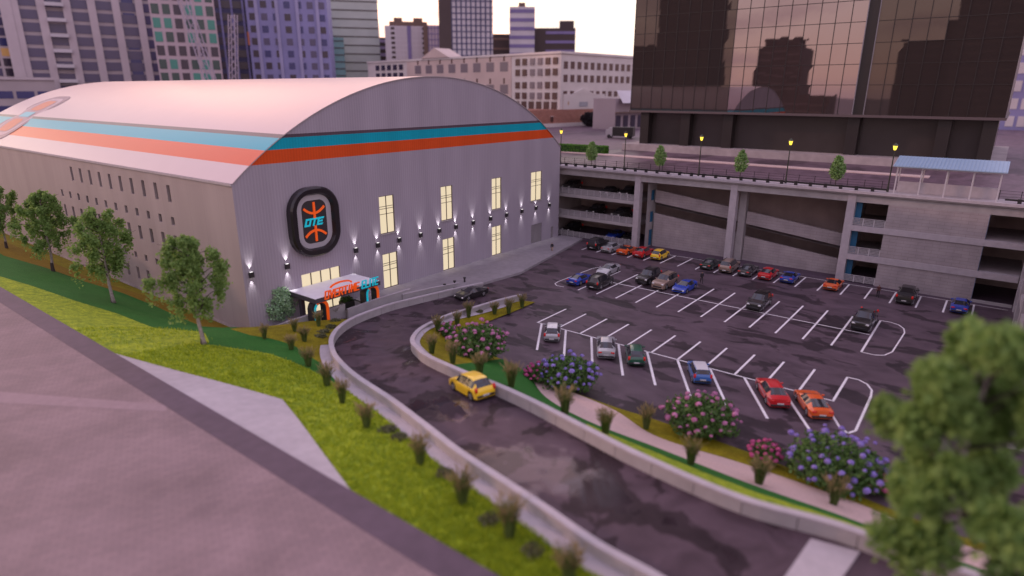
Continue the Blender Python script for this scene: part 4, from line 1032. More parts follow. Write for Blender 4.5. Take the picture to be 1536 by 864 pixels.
# ================================================================== BLACK GLASS TOWER
TX, TZ = 100.0, 21.4
tw = thing('glass_tower', 'dark mirrored glass office tower on recessed lobby columns across the street', 'tower', (TX, -26, ST))
TO = (TX, -26, ST)
def tb(name, mb_, mat, fix=False): o = mb_.build(name, mat, tw, origin=TO, fix=fix); o.location = (0, 0, 0); return o
TH = 78
m = MB(); m.box(TX + .3, TX + 46, -60.1, 7.7, TZ, TZ + TH); tb('tower_core', m, MT['tower_dark'])
m = MB(); m.box(TX - .25, TX + 46.2, -60.35, 7.95, TZ - .45, TZ - .004); tb('soffit_edge', m, P('soffit_edge', (.10, .075, .08), .5, var=0))
bays = [(7.7, -14.3, MT['cglass_d']), (-14.3, -37.6, MT['cglass']), (-39.3, -60.1, MT['cglass_d'])]
rows_z = [TZ + .0] + [TZ + 5.2 + 3.55 * k for k in range(22)]
for (ya, yb, mt) in bays:
    m = MB(); n = 9 if ya != -39.3 else 8; f = MB()
    for i in range(n):
        a = ya + (yb - ya) * i / n; b = ya + (yb - ya) * (i + 1) / n
        for z0, z1 in zip(rows_z, rows_z[1:]):
            tl = [rnd.uniform(-.004, .004) for _ in range(4)]
            m.quad((TX + tl[0], a, z0), (TX + tl[1], b, z0), (TX + tl[2], b, z1), (TX + tl[3], a, z1))
        f.box(TX - .07, TX - .02, a - .06, a + .06, TZ, TZ + TH)
    for z in rows_z[1:]: f.box(TX - .068, TX - .022, yb, ya, z - .05, z + .05)
    tb('curtain_glass', m, mt); tb('mullion_grid', f, MT['mull'])
m = MB(); m.box(TX + .05, TX + .28, -39.3, -37.6, TZ, TZ + TH); tb('dark_recess', m, MT['mull'])
m = MB(); m.box(TX - .12, TX + .04, -39.45, -39.3, TZ, TZ + TH); m.box(TX - .12, TX + .04, -37.6, -37.45, TZ, TZ + TH); tb('recess_fin', m, P('fin_grey', (.2, .19, .22), .4, var=0))
m = MB(); m.box(TX + 3.2, TX + 44, -59.0, 5.6, ST + 1.4, TZ - .45); tb('lobby_wall', m, MT['tower_lobby'])
for y in (4.6, -5.0, -14.3, -37.8, -52.0, -58.4):
    m = MB(); m.box(TX + 1.2, TX + 3.0, y - 1.0, y + 1.0, ST + 1.4, TZ - .452); tb('lobby_column', m, MT['mull'])
m = MB(); m.box(TX - 1.5, TX + 46, -61.5, 8.5, ST - .1, ST + 1.398); tb('plinth', m, MT['conc_d'])
# ---- towers in the west that the glass reflects
def refl(px, py, X=-260):
    h = atX(px, py, TX); v = sight(px, py); v = Vector((-v.x, v.y, v.z)); return h + v * ((X - TX) / v.x)
dk = P('dusk_masonry', (.13, .09, .085), .8, var=.15, vscale=.1)
dk2 = P('dusk_masonry_pale', (.20, .14, .13), .8, var=.15, vscale=.1)
def west(pxl, pxr, pyt, label, mat, crown=True, dx=0):
    a = refl(pxl, pyt, -260 + dx); b = refl(pxr, pyt, -260 + dx); h = (a.z + b.z) / 2; yc = (a.y + b.y) / 2; w = abs(a.y - b.y)
    t = thing('west_tower', label, 'building', (-260 + dx - 15, yc, 0))
    m = MB(); m.box(-15, 15, -w / 2, w / 2, -2, h); m.build('wall', mat, t)
    if crown:
        m = MB(); m.box(-12, 12, -w * .38, w * .38, h, h + 5)
        for k in range(7): m.box(-12 + k * 3.6, -10.4 + k * 3.6, -w * .44, w * .44, h + 5, h + 6.5)
        m.build('crown', mat, t)
    wi = MB()
    for z in range(int(h / 5)):
        wi.box(15.0, 15.1, -w * .44, w * .44, 2 + z * 5, 3.2 + z * 5)
    wi.build('window_band', dk2, t)
west(1138, 1205, 72, 'stepped masonry tower mirrored in the middle bay of the glass tower', dk, True)
west(1120, 1245, 142, 'low broad block mirrored in the middle bay of the glass tower', dk, False, 8)
west(1003, 1092, -220, 'very tall dark slab mirrored in the left bay of the glass tower', dk, False, 30)
west(935, 985, 70, 'mid-height dark block mirrored at the left edge of the glass tower', dk, False, 0)
west(1352, 1490, 58, 'wide dark block mirrored in the right bay of the glass tower', dk, False, 14)
west(1420, 1462, 30, 'taller dark tower mirrored in the right bay of the glass tower', dk, False, 4)
west(1483, 1620, -200, 'very tall dark tower mirrored at the right edge of the glass tower', dk, False, 30)
# ================================================================== CITY BEHIND
def fmat(name, c, **k): return P(name, c, k.pop('rough', .6), var=k.pop('var', .1), vscale=k.pop('vscale', .12), **k)
wcache = {}
def win_mesh(w, h, mat, d=.14):
    key = (round(w, 2), round(h, 2), mat.name)
    if key not in wcache:
        m = MB(); m.box(-w / 2, w / 2, -d, .02, 0, h); wcache[key] = m.mesh('window', mat)
    return wcache[key]
class Tower:
    def __init__(s, label, pxl, pxr, pyt, dist, mat, depth=30, yaw=0.0, base=0.0, name='office_tower', bot=118, cat='tower'):
        pm = (pxl + pxr) / 2
        c = atD(pm, 137, dist); s.w = (pxr - pxl) / FPX * dist / math.cos(math.atan((pm - 768) / FPX)) * math.cos(0)
        rel = Vector((c.x - CAM.x, c.y - CAM.y, 0)).normalized()
        s.ang = math.atan2(rel.y, rel.x) - math.pi / 2 + yaw
        d2 = math.hypot(c.x - CAM.x, c.y - CAM.y)
        s.w = (pxr - pxl) / FPX * d2 * math.cos(math.atan((pm - 768) / FPX)) ** 1
        s.top = (atD(pm, pyt, dist).z if pyt is not None else atD(pm, -60, dist).z) - base
        s.vis0 = max(0, atD(pm, bot, dist).z - base - 8)       # lowest height the photo shows
        s.t = thing(name, label, cat, (c.x, c.y, base), s.ang)
        m = MB(); m.box(-s.w / 2, s.w / 2, 0, depth, -6, s.top); m.build('wall', mat, s.t); s.depth = depth; s.n = 0
    def windows(s, cols, rows, fw, fh, mat, x0=None, x1=None, z0=None, z1=None, skip=None):
        x0 = -s.w / 2 if x0 is None else x0; x1 = s.w / 2 if x1 is None else x1; z0 = s.vis0 if z0 is None else z0; z1 = s.top if z1 is None else z1
        cw = (x1 - x0) / cols; rh = (z1 - z0) / rows; rest = MB()
        for r in range(rows):
            for c in range(cols):
                if skip and skip(c, r): continue
                x = x0 + cw * (c + .5); z = z0 + rh * (r + .5 - fh / 2)
                mt = mat if not isinstance(mat, (list, tuple)) else mat[(c * 7 + r * 3 + (c * r) % 5) % len(mat)]
                if s.n < 100: inst('window', win_mesh(cw * fw, rh * fh, mt), s.t, (x, 0, z)); s.n += 1
                else: rest.box(x - cw * fw / 2, x + cw * fw / 2, -.14, .02, z, z + rh * fh)
        if rest.v: tag(rest.build('window', mat if not isinstance(mat, (list, tuple)) else mat[0], s.t), kind='stuff')
    def bands(s, n, frac, mat, name='window_band', x0=None, x1=None, z0=None, z1=None, d=.2):
        x0 = -s.w / 2 if x0 is None else x0; x1 = s.w / 2 if x1 is None else x1; z0 = s.vis0 if z0 is None else z0; z1 = s.top if z1 is None else z1
        rh = (z1 - z0) / n; me = MB().box(x0, x1, -d, .02, 0, rh * frac).mesh(name, mat)
        for k in range(n): inst(name, me, s.t, (0, 0, z0 + rh * (k + (1 - frac) / 2)))
    def fins(s, n, wd, mat, d=.8, x0=None, x1=None, name='fin', z0=0, z1=None):
        x0 = -s.w / 2 if x0 is None else x0; x1 = s.w / 2 if x1 is None else x1; z1 = s.top if z1 is None else z1
        me = MB().box(-wd / 2, wd / 2, -d, -.25, z0, z1).mesh(name, mat)
        for k in range(n): inst(name, me, s.t, (x0 + (x1 - x0) * (k + .5) / n, 0, 0))
    def box(s, name, mat, *b): m = MB(); m.box(*b); return m.build(name, mat, s.t)
C1 = fmat('stone_grey', (.40, .34, .36)); C2 = fmat('stone_pale', (.50, .43, .46)); NAVY = fmat('navy_cladding', (.06, .06, .13)); VIO = fmat('violet_cladding', (.24, .23, .44))
WD = P('dark_window', (.045, .035, .06), .2, var=0); WB = P('blue_window', (.04, .045, .16), .2, var=0); WG_ = P('green_window', (.06, .26, .21), .3, var=0); WG2 = P('dark_green_window', (.04, .075, .075), .2, var=0)
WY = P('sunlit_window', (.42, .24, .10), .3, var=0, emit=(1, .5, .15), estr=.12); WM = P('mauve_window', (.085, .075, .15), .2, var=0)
PINK = fmat('pinkish_frame', (.48, .38, .42)); WH_ = fmat('white_cladding', (.56, .52, .56)); PALEG = fmat('pale_green_glass', (.42, .46, .44), rough=.3); TEAL = fmat('teal_glass', (.14, .30, .32), rough=.25)
PUR = fmat('purple_spandrel', (.20, .16, .34)); BRN = fmat('brown_roof', (.16, .10, .08)); DKB = fmat('dark_brown_glass', (.055, .035, .035))
# leftmost grid tower
t = Tower('pale framed glass grid tower at the far left edge of the city', -70, 62, None, 300, C2, yaw=.15); t.windows(10, 13, .72, .78, [WD, WM, WD, WB, WY, WM])
# podium below it
t = Tower('low grey podium with blue openings behind the left end of the hall roof', -120, 62, 119, 262, C1, name='podium_building', bot=215, cat='building'); t.windows(7, 4, .84, .5, WB, z0=t.top - 26, z1=t.top - 3)
t.box('roof_edge', C2, -t.w / 2 - .3, t.w / 2 + .3, -.6, 12, t.top + .003, t.top + 1.0)
# stone tower with vertical fins
t = Tower('tall stone tower with broad vertical piers and white balconies behind the hall', 58, 262, None, 320, C1, 14)
t.bands(11, .72, WM, x0=-t.w * .47, x1=t.w * .49)
t.fins(7, 3.2, C2, 1.4, name='pier')
t.box('corner_pier', C2, -t.w / 2 - .3, -t.w / 2 + 4, -1.8, 0, 0, t.top)
bal = MB().box(-3.6, 3.6, -3.2, -1.45, 0, 1.5).mesh('balcony', WH_)
for k in range(9): inst('balcony', bal, t.t, (-t.w * .21, 0, t.vis0 + 6 + k * (t.top - t.vis0) / 9))
# blue window strip
t.windows(1, 9, .8, .5, WB, x0=t.w * .17, x1=t.w * .26)
# teal green grid tower
t = Tower('teal windowed tower with pinkish white frame grid behind the crane', 250, 332, None, 296, PINK, 14); t.windows(6, 10, .68, .72, [WG_, WG2, WG_, WG2, WD])
# dark navy tower
t = Tower('dark navy tower beside the teal gridded one', 326, 398, None, 345, NAVY); t.bands(11, .6, WD); t.fins(5, .9, VIO, .6)
# blue violet tower
t = Tower('blue violet tower with paired rows of dark windows', 388, 496, None, 330, VIO, yaw=-.12); t.windows(7, 11, .52, .55, [WD, WB, WM], skip=lambda c, r: False); t.fins(4, 1.5, fmat('pale_violet', (.33, .31, .50)), .7)
t.box('edge_strip', P('orange_edge', (.5, .15, .06), .5, var=0), -t.w / 2 - .4, -t.w / 2 + .2, -.9, 0, t.top * .55, t.top * .62)
# pale green slab with thin lines
t = Tower('pale green slab tower with thin dark floor lines', 494, 571, None, 420, PALEG); t.bands(15, .12, DKB, 'floor_line')
t = Tower('small teal glass block in front of the pale green slab', 497, 520, 56, 400, TEAL, 14); t.bands(8, .14, DKB, 'floor_line')
t = Tower('purple and mauve banded low tower left of the white balcony tower', 538, 590, 56, 430, DKB, 20); t.bands(8, .45, fmat('mauve_spandrel', (.30, .24, .40)), 'spandrel')
# white balcony tower
t = Tower('white tower with violet centre strip and brown roof top', 584, 648, 39, 400, WH_); t.windows(3, 14, .86, .80, P('pale_pane', (.52, .47, .52), .3, var=0), x0=-t.w * .27, x1=-t.w * .03); t.windows(2, 14, .86, .80, P('pale_pane_b', (.52, .47, .52), .3, var=0), x0=t.w * .07, x1=t.w * .27)
t.bands(14, .5, DKB, 'balcony_recess', x0=-t.w * .37, x1=-t.w * .29); t.bands(14, .5, DKB, 'balcony_recess', x0=t.w * .30, x1=t.w * .38); t.box('centre_strip', PUR, -t.w * .02, t.w * .06, -.5, 0, 0, t.top)
t.box('roof_block', BRN, -t.w * .4, t.w * .42, 1, 12, t.top + .003, t.top + 2.5); t.box('roof_block', BRN, -t.w * .30, -t.w * .12, 1.2, 9, t.top + 2.503, t.top + 4.6); t.box('roof_block', BRN, t.w * .12, t.w * .32, 1.2, 9, t.top + 2.503, t.top + 4.6)
t = Tower('pinkish gridded block between the white tower and the tall dark gridded tower', 640, 688, 38, 395, fmat('pink_grid', (.54, .44, .50))); t.fins(11, .35, PUR, .35, name='mullion'); t.bands(12, .12, PUR, 'floor_line', d=.3); t.box('side_strip', BRN, -t.w / 2 - .2, -t.w * .38, -.6, 5, 0, t.top)
t = Tower('tall white tower with dense dark grid lines, cut by the top of the picture', 664, 738, None, 380, WH_); t.fins(11, .8, NAVY, .5, name='mullion'); t.bands(22, .16, NAVY, 'floor_line', d=.45); t.box('side_face', DKB, -t.w / 2 - .3, -t.w * .28, -.9, 8, 0, t.top)
t = Tower('dark brown low block right of the tall gridded tower', 736, 768, 51, 420, DKB, 20); t.bands(6, .2, BRN, 'floor_line')
t = Tower('slim white and purple striped tower with small roof cap', 765, 800, 10, 410, WH_, 20); t.bands(10, .42, PUR, 'spandrel'); t.box('roof_cap', BRN, -t.w * .15, t.w * .12, 1, 8, t.top + .003, t.top + 2.4)
t = Tower('dark block with violet bands right of the slim striped tower', 800, 859, 42, 420, DKB, 20); t.bands(7, .3, PUR, 'spandrel', x0=-t.w * .2, x1=t.w / 2); t.box('roof_cap', DKB, t.w * .12, t.w * .46, 1, 8, t.top + .003, t.top + 4.2)
# crane
c = atD(338, 118, 280); cr = thing('tower_crane', 'pale lattice crane jibs crossing in front of the teal tower', 'crane', (c.x, c.y, 0))
def lattice(p, q, w, name):
    p = Vector(p); q = Vector(q); d = (q - p); n = max(4, int(d.length / (w * 1.1))); side = Vector((rgt0.x, rgt0.y, 0)) * w / 2; up = d.normalized().cross(side.normalized()) * w / 2
    m = MB(); 
    for a, b in ((side + up, 0), (-side + up, 0), (side - up, 0), (-side - up, 0)): m.beam(p + a, q + a, .35, .35)
    for k in range(n):
        a = p + d * k / n; b = p + d * (k + 1) / n
        m.beam(a + side + up, b - side + up, .22, .22); m.beam(a - side - up, b + side - up, .22, .22)
    o = m.build(name, P('crane_steel', (.40, .34, .42), .5, var=.1), cr, origin=(c.x, c.y, 0)); o.location = (0, 0, 0)
e = atD(272, -10, 280); lattice((c.x, c.y, c.z - 30), e, 3.4, 'jib')
e2 = atD(349, 22, 280); lattice((c.x + .5, c.y, c.z - 30), e2, 2.6, 'mast')

# ---- long warehouse-like office block (corner building)
K = at(839, 190, ST); BD = 239.4
def bldg(name, label, cat): pass
ub = thing('long_office_block', 'long pinkish white office block with rows of dark windows behind the hall roof', 'building', (K.x, K.y, ST), R(-7.5))
# local: -x... front faces run along local +y (left face, receding left) and local +x (right face)
hz = atD(839, 80, (K - CAM).dot(fh)).z - ST
LW, RW = 130.0, 62.0
PB1 = fmat('pinkish_render', (.60, .47, .43)); PB2 = fmat('cream_render', (.66, .60, .58)); WBR = P('brown_window', (.10, .05, .045), .25, var=0); WGY = P('grey_window', (.22, .18, .20), .25, var=0)
m = MB(); m.box(0, RW, 0, LW, -3, hz); m.build('wall', PB2, ub)
m = MB(); m.box(-.25, 0, 26, 96, 3, hz - .4); m.build('pink_facade', PB1, ub)
m = MB(); m.box(-.5, RW + .5, -.5, LW, hz + .003, hz + .8); m.build('cornice', PB2, ub)
nW = 0; rest = MB()
wm = {}
def bw(side, u, z, w, h, mt):
    global nW
    k = (side, round(w, 1), round(h, 1), mt.name)
    if k not in wm:
        m_ = MB()
        if side == 'L': m_.box(-.33, .02, -w / 2, w / 2, 0, h)
        else: m_.box(-w / 2, w / 2, -.12, .02, 0, h)
        wm[k] = m_.mesh('window', mt)
    nW += 1
    if nW <= 100: inst('window', wm[k], ub, (0, u, z) if side == 'L' else (u, 0, z))
    elif side == 'L': rest.box(-.33, .02, u - w / 2, u + w / 2, z, z + h)
    else: rest.box(u - w / 2, u + w / 2, -.12, .02, z, z + h)
fl = [hz * q for q in (.86, .71, .53, .38)]
for z in fl:
    for k, u in enumerate((2.6, 6.4, 10.4, 14.4, 18.6, 22.4)): bw('L', u, z, 2.3, 2.4, [WBR, WBR, WGY, WGY, WBR, WBR][k])
for z in (hz * .78, hz * .45):
    for k in range(8): bw('L', 30 + k * 8.2, z, 4.6, 3.6, WGY); bw('L', 30 + k * 8.2, z + 3.9, .9, 2.2, WBR)
for z in (hz * .86, hz * .72):
    for k in range(5): bw('L', 101 + k * 5, z, 3.0, 2.4, WD)
for z in (hz * .80, hz * .62, hz * .42):
    for k in range(15): bw('R', 2.8 + k * 4.0, z, 2.2, 2.6 if z > hz * .5 else 2.0, WBR)
for k in range(6): bw('L', 2.8 + k * 4.0, hz * .17, 2.6, 4.6, WBR)
if rest.v: tag(rest.build('window', WBR, ub), kind='stuff')
m = MB(); m.box(4, RW - 2, -.6, -.02, hz * .30, hz * .35); m.build('wooden_band', fmat('tan_band', (.45, .27, .14)), ub)
g_ = MB(); yc_ = 74; g_.add([(-1, yc_ - 10, hz + .8), (-1, yc_ + 10, hz + .8), (-1, yc_, hz + 5), (8, yc_ - 10, hz + .8), (8, yc_ + 10, hz + .8), (8, yc_, hz + 5)], [(0, 1, 2), (3, 5, 4), (0, 2, 5, 3), (2, 1, 4, 5)]); g_.build('gable', PB1, ub)
# ---- brick and white gabled hall in front
K2 = at(800, 192, ST); K3 = at(906, 187, ST)
dv = (K3 - K2); dv.z = 0; wv = dv.length; an = math.atan2(dv.y, dv.x)
gh = thing('brick_hall', 'brick hall with white upper walls and small gable in front of the office block', 'building', (K2.x, K2.y, ST), an)
d2 = (K2.lerp(K3, .5) - CAM).dot(fh); zt = lambda py: atD(853, py, d2).z - ST
m = MB(); m.box(-26, wv, 0, 14, -1, zt(164)); m.build('wall', brick_mat('red_brick', (.40, .17, .12), (.34, .14, .10), (.36, .24, .2), 1.2, .4, 'X'), gh)
m = MB(); m.box(wv * .40, wv, .15, 14, zt(164) + .003, zt(141)); m.build('white_wall', PB2, gh)
m = MB(); m.box(-26, wv + .4, -.35, -.004, -.5, zt(184)); m.build('white_base', PB2, gh)
gx0, gx1 = wv * .52, wv * .84
m = MB(); m.add([(gx0, .1, zt(141)), (gx1, .1, zt(141)), ((gx0 + gx1) / 2, .1, zt(132.5)), (gx0, 12, zt(141)), (gx1, 12, zt(141)), ((gx0 + gx1) / 2, 12, zt(132.5))], [(0, 1, 2), (3, 5, 4), (0, 2, 5, 3), (2, 1, 4, 5)]); m.build('gable', PB2, gh)
for q in (.24, .66):
    m = MB(); m.box(wv * q - .7, wv * q + .7, -.14, -.003, zt(182), zt(174)); w = m.build('window', WBR, gh); m = MB(); m.box(wv * q - .95, wv * q + .95, -.10, -.004, zt(174) + .003, zt(173)); m.build('lintel', PB1, w)
m = MB(); m.box(wv * .88, wv * .97, -.02, .147, zt(162), zt(150)); sg = m.build('wall_sign', P('purple_sign', (.28, .10, .38), .5, var=0), gh)
m = MB(); m.box(wv * .885, wv * .965, -.035, -.022, zt(158), zt(156.5)); m.box(wv * .89, wv * .95, -.035, -.022, zt(154), zt(153)); m.build('sign_stripe', P('pale_stripe', (.6, .4, .55), .5, var=0), sg)
m = MB(); m.box(wv * .62, wv * .74, .02, .147, zt(160), zt(153)); m.build('wall_panel', P('faded_panel', (.36, .36, .40), .6, var=.2, vscale=.8), gh)
# storefront and awning right of it
K4 = at(932, 194, ST); sfr = thing('storefront', 'small pale storefront with white awning roof left of the glass tower', 'building', (K4.x, K4.y, ST), an)
m = MB(); m.box(-4, 14, 0, 10, 0, 10.5); m.build('wall', fmat('mauve_render', (.36, .29, .32)), sfr)
m = MB(); m.add([(-3, -2.5, 9), (14, -2.5, 9), (14, 3, 13.2), (0, 3, 13.2)], [(0, 1, 2, 3)]); m.build('awning', WH_, sfr)
for k in range(4): m = MB(); m.box(-3.5 + k * 4.2, -.8 + k * 4.2, -.12, -.003, .5, 4.8); m.build('window', WD, sfr)
m = MB(); m.box(-4, 14, -1.4, -.003, 5.6, 6.0); m.build('canopy', BRN, sfr)
# low brick planter wall with autumn bush
p = at(930, 187, ST); 
# violet block right of the tower
t = Tower('violet block with white panels seen past the right edge of the glass tower', 1500, 1640, None, 230, VIO, base=ST, name='violet_block', cat='building', bot=200); t.windows(8, 9, .7, .6, WH_, x0=-t.w * .30)
# rows of plain city blocks closing the horizon between the towers
for i, (l, r_, tp, d, mt, nm) in enumerate([(930, 950, 86, 380, VIO, 'violet glass block at the left edge of the dark glass tower'), (-420, -80, 40, 330, C1, 'grey stone block beyond the left edge'), (1640, 1900, 30, 420, C2, 'pale stone block beyond the right edge')]):
    t = Tower('plain ' + nm, l, r_, tp, d, mt, 20); t.bands(9, .4, WD)
# truck, bush, hedge, small cars on the street
tp = at(928, 207, ST); tr = thing('box_truck', 'black bodied delivery truck with white cab side parked across the street', 'truck', (tp.x, tp.y, ST), R(100))
m = MB(); m.box(-4.4, 1.6, -1.2, 1.2, .6, 3.1); m.build('cargo_box', MT['black'], tr)
m = MB(); m.box(1.65, 3.6, -1.1, 1.1, .5, 2.3); m.box(1.65, 2.8, -1.05, 1.05, 2.3, 2.9); cb = m.build('cab', MT['silver'], tr)
m = MB(); m.box(2.803, 2.84, -.9, .9, 2.3, 2.85); m.build('windscreen', MT['glass'], cb)
for x in (-3.2, 2.6):
    for y in (-1.1, 1.1): m = MB(); m.tube([(x, y - .15, .5), (x, y + .15, .5)], .5, 14); m.build('wheel', MT['tyre'], tr)
p = at(873, 229, ST); hd = thing('box_hedge', 'clipped green box hedge beside the first street lamp', 'hedge', (p.x, p.y, ST), R(97))
m = MB(); m.box(-5.6, 5.6, -1.0, 1.0, 0, 1.5); m.build('hedge_core', P('hedge_core', (.02, .06, .01), .9, var=.2), hd)
m = MB()
for k in range(3800):
    f = rnd.choice('xyzt'); q = Vector((rnd.uniform(-5.7, 5.7), rnd.uniform(-1.1, 1.1), rnd.uniform(0, 1.55)))
    if f == 'x': q.x = rnd.choice((-5.65, 5.65))
    elif f == 'y': q.y = rnd.choice((-1.05, 1.05))
    else: q.z = 1.53
    q += Vector((rnd.gauss(0, .06), rnd.gauss(0, .06), rnd.gauss(0, .06))); a = Vector((rnd.gauss(0, 1), rnd.gauss(0, 1), rnd.gauss(0, 1))).normalized() * .14; b = a.cross(Vector((rnd.gauss(0, 1), rnd.gauss(0, 1), 1))).normalized() * .12
    m.quad(q - a, q + b, q + a, q - b)
m.build('hedge_leaves', MT['hedge'], hd)
# ================================================================== CARS
def interp(pts, x):
    if x <= pts[0][0]: return pts[0][1]
    for (a, u), (b, v) in zip(pts, pts[1:]):
        if a <= x <= b: return u + (v - u) * (x - a) / (b - a) if b > a else v
    return pts[-1][1]
# top: profile of the car from tail to nose as (x, z); x measured from the middle, nose at +x
CT = dict(
 sedan=dict(L=4.75, W=1.84, wb=2.78, wr=.33, belt=.92, top=[(-2.37, .70), (-2.30, .95), (-1.72, 1.04), (-.98, 1.40), (-.35, 1.45), (.28, 1.41), (1.10, .99), (1.95, .86), (2.25, .74), (2.37, .55)], ws=(.28, 1.10), rg=(-1.72, -.98), roofw=.62, hoodw=.80, pill=[]),
 coupe=dict(L=4.55, W=1.90, wb=2.65, wr=.34, belt=.84, top=[(-2.27, .72), (-2.2, .96), (-1.75, 1.0), (-.75, 1.26), (-.30, 1.28), (.12, 1.25), (1.00, .90), (1.85, .76), (2.15, .62), (2.27, .48)], ws=(.12, 1.0), rg=(-1.75, -.75), roofw=.58, hoodw=.80, pill=[]),
 hatch=dict(L=3.95, W=1.72, wb=2.45, wr=.32, belt=.93, top=[(-1.97, .60), (-1.93, .92), (-1.84, 1.0), (-1.66, 1.22), (-1.36, 1.45), (-1.0, 1.51), (-.5, 1.53), (.05, 1.51), (.40, 1.45), (.80, 1.23), (1.22, .99), (1.55, .89), (1.80, .77), (1.92, .64), (1.97, .50)], ws=(.40, 1.22), rg=(-1.84, -1.36), roofw=.66, hoodw=.82, pill=[]),
 suv=dict(L=4.75, W=1.92, wb=2.80, wr=.38, belt=1.08, top=[(-2.37, .75), (-2.34, 1.10), (-2.26, 1.18), (-1.95, 1.70), (-.8, 1.78), (.38, 1.72), (1.08, 1.20), (2.05, 1.06), (2.30, .92), (2.37, .62)], ws=(.38, 1.08), rg=(-2.26, -1.95), roofw=.70, hoodw=.85, pill=[]),
 pickup=dict(L=5.60, W=2.0, wb=3.55, wr=.41, belt=1.16, top=[(-2.80, .80), (-2.78, 1.12), (-2.70, 1.16), (-.92, 1.17), (-.80, 1.78), (-.2, 1.86), (.62, 1.82), (1.28, 1.28), (2.45, 1.16), (2.72, 1.04), (2.80, .70)], ws=(.62, 1.28), rg=(-.92, -.80), roofw=.70, hoodw=.88, pill=[]),
 mini=dict(L=3.75, W=1.70, wb=2.48, wr=.31, belt=.93, top=[(-1.87, .60), (-1.84, .96), (-1.76, 1.04), (-1.50, 1.38), (-.5, 1.43), (.42, 1.38), (.98, 1.00), (1.58, .90), (1.80, .74), (1.87, .52)], ws=(.42, .98), rg=(-1.76, -1.50), roofw=.70, hoodw=.84, pill=[]),
)
carm = {}
def car_meshes(kind):
    if kind in carm: return carm[kind]
    T = CT[kind]; L, W = T['L'], T['W']; hw = W / 2; ra = T['wr'] + .06; xs_ = (-T['wb'] / 2, T['wb'] / 2)
    c0 = T['rg'][0]; c1 = T['ws'][1]; sw0 = T['rg'][0] * .35 + T['rg'][1] * .65; sw1 = T['ws'][0] * .55 + T['ws'][1] * .45
    xs = {round(p[0], 3) for p in T['top']}
    for xc in xs_:
        for q in range(-4, 5): xs.add(round(xc + ra * math.sin(R(22.5 * q)), 3))
    for p in T['pill']: xs |= {round(p - .06, 3), round(p + .06, 3)}
    xs |= {round(sw0, 3), round(sw1, 3), round(-L / 2 + .25, 3), round(L / 2 - .25, 3), round(-L / 2 + .5, 3), round(L / 2 - .5, 3)}
    xs = sorted(xs); X = [xs[0]]
    for x in xs[1:]:
        if x - X[-1] > .025: X.append(x)
    nk = 9
    def sect(x):
        zt = interp(T['top'], x)
        e = max(0, abs(x) - (L / 2 - .75)) / .75
        w = hw * (1 - .13 * e ** 2.2)
        zb = .20 + .06 * e
        for xc in xs_:
            d = abs(x - xc)
            if d < ra: zb = max(zb, T['wr'] + math.sqrt(max(ra * ra - d * d, 0)) * .97)
        belt = min(T['belt'], zt - .03); cab = min(1, max(0, (zt - T['belt'] - .02) / .3))
        zm = max(zb + .04, min(.58, belt - .1))
        if belt < zm + .06: zm = (zb + belt) / 2 if belt > zb + .02 else belt - .02
        rw = hw * ((1 - cab) * T['hoodw'] + cab * T['roofw']) * (1 - .10 * e)
        return [(w * .965, min(zb, belt - .06)), (w * 1.0, min(zm, belt - .04)), (w * .995, belt - .03), (w * .955, belt + .005 if cab > 0 else belt),
                (rw * 1.0, zt - .05 * (1 if cab > .5 else .5)), (rw * .88, zt - .012), (rw * .45, zt), (0, zt + .008), (0, zt + .008)][:8]
    S = [sect(x) for x in X]; nk = 8
    body = MB(); glass = {'windscreen': MB(), 'rear_window': MB(), 'side_window': MB(), 'side_window_right': MB()}
    def pt(i, k, sgn): return (X[i], sgn * S[i][k][0], S[i][k][1])
    for sgn in (1, -1):
        for i in range(len(X) - 1):
            xm = (X[i] + X[i + 1]) / 2
            for k in range(nk - 1):
                q = [pt(i, k, sgn), pt(i + 1, k, sgn), pt(i + 1, k + 1, sgn), pt(i, k + 1, sgn)]
                if sgn < 0: q = q[::-1]
                tgt = body
                if k >= 4 and T['ws'][0] <= xm <= T['ws'][1]: tgt = glass['windscreen']
                elif k >= 4 and T['rg'][0] <= xm <= T['rg'][1]: tgt = glass['rear_window']
                elif k == 3 and sw0 <= xm <= sw1 and not any(abs(xm - p) < .059 for p in T['pill']): tgt = glass['side_window' if sgn > 0 else 'side_window_right']
                tgt.quad(*q)
    # nose, tail, floor
    for i in (0, len(X) - 1):
        ring = [pt(i, k, 1) for k in range(nk)] + [pt(i, k, -1) for k in reversed(range(nk - 1))]
        body.add(ring, [tuple(range(len(ring)))] if i == 0 else [tuple(reversed(range(len(ring))))])
    fl = MB()
    for i in range(len(X) - 1): fl.quad(pt(i, 0, -1), pt(i + 1, 0, -1), pt(i + 1, 0, 1), pt(i, 0, 1))
    def sm(mb_, name, mat, ang=44):
        me = mb_.mesh(name, mat)
        bm = bmesh.new(); bm.from_mesh(me); bmesh.ops.remove_doubles(bm, verts=bm.verts, dist=.002); bmesh.ops.recalc_face_normals(bm, faces=bm.faces)
        for f in bm.faces: f.smooth = True
        for e in bm.edges:
            if len(e.link_faces) == 2 and e.calc_face_angle(0) > R(ang): e.smooth = False
        bm.to_mesh(me); bm.free(); return me
    out = {'body': sm(body, 'body', carpaint('silver')), 'underbody': fl.mesh('underbody', MT['trim'])}
    for k, g in glass.items(): out[k] = sm(g, k.replace('_right', ''), MT['glass'], 50)
    r = T['wr']; t = MB(); t.tube([(0, -.115, 0), (0, -.10, 0), (0, .10, 0), (0, .115, 0)], [r - .03, r, r, r - .03], 20); out['tyre'] = t.mesh('tyre', MT['tyre'], True)
    m = MB(); m.tube([(0, .08, 0), (0, .122, 0)], [r * .70, r * .66], 16, caps=False)
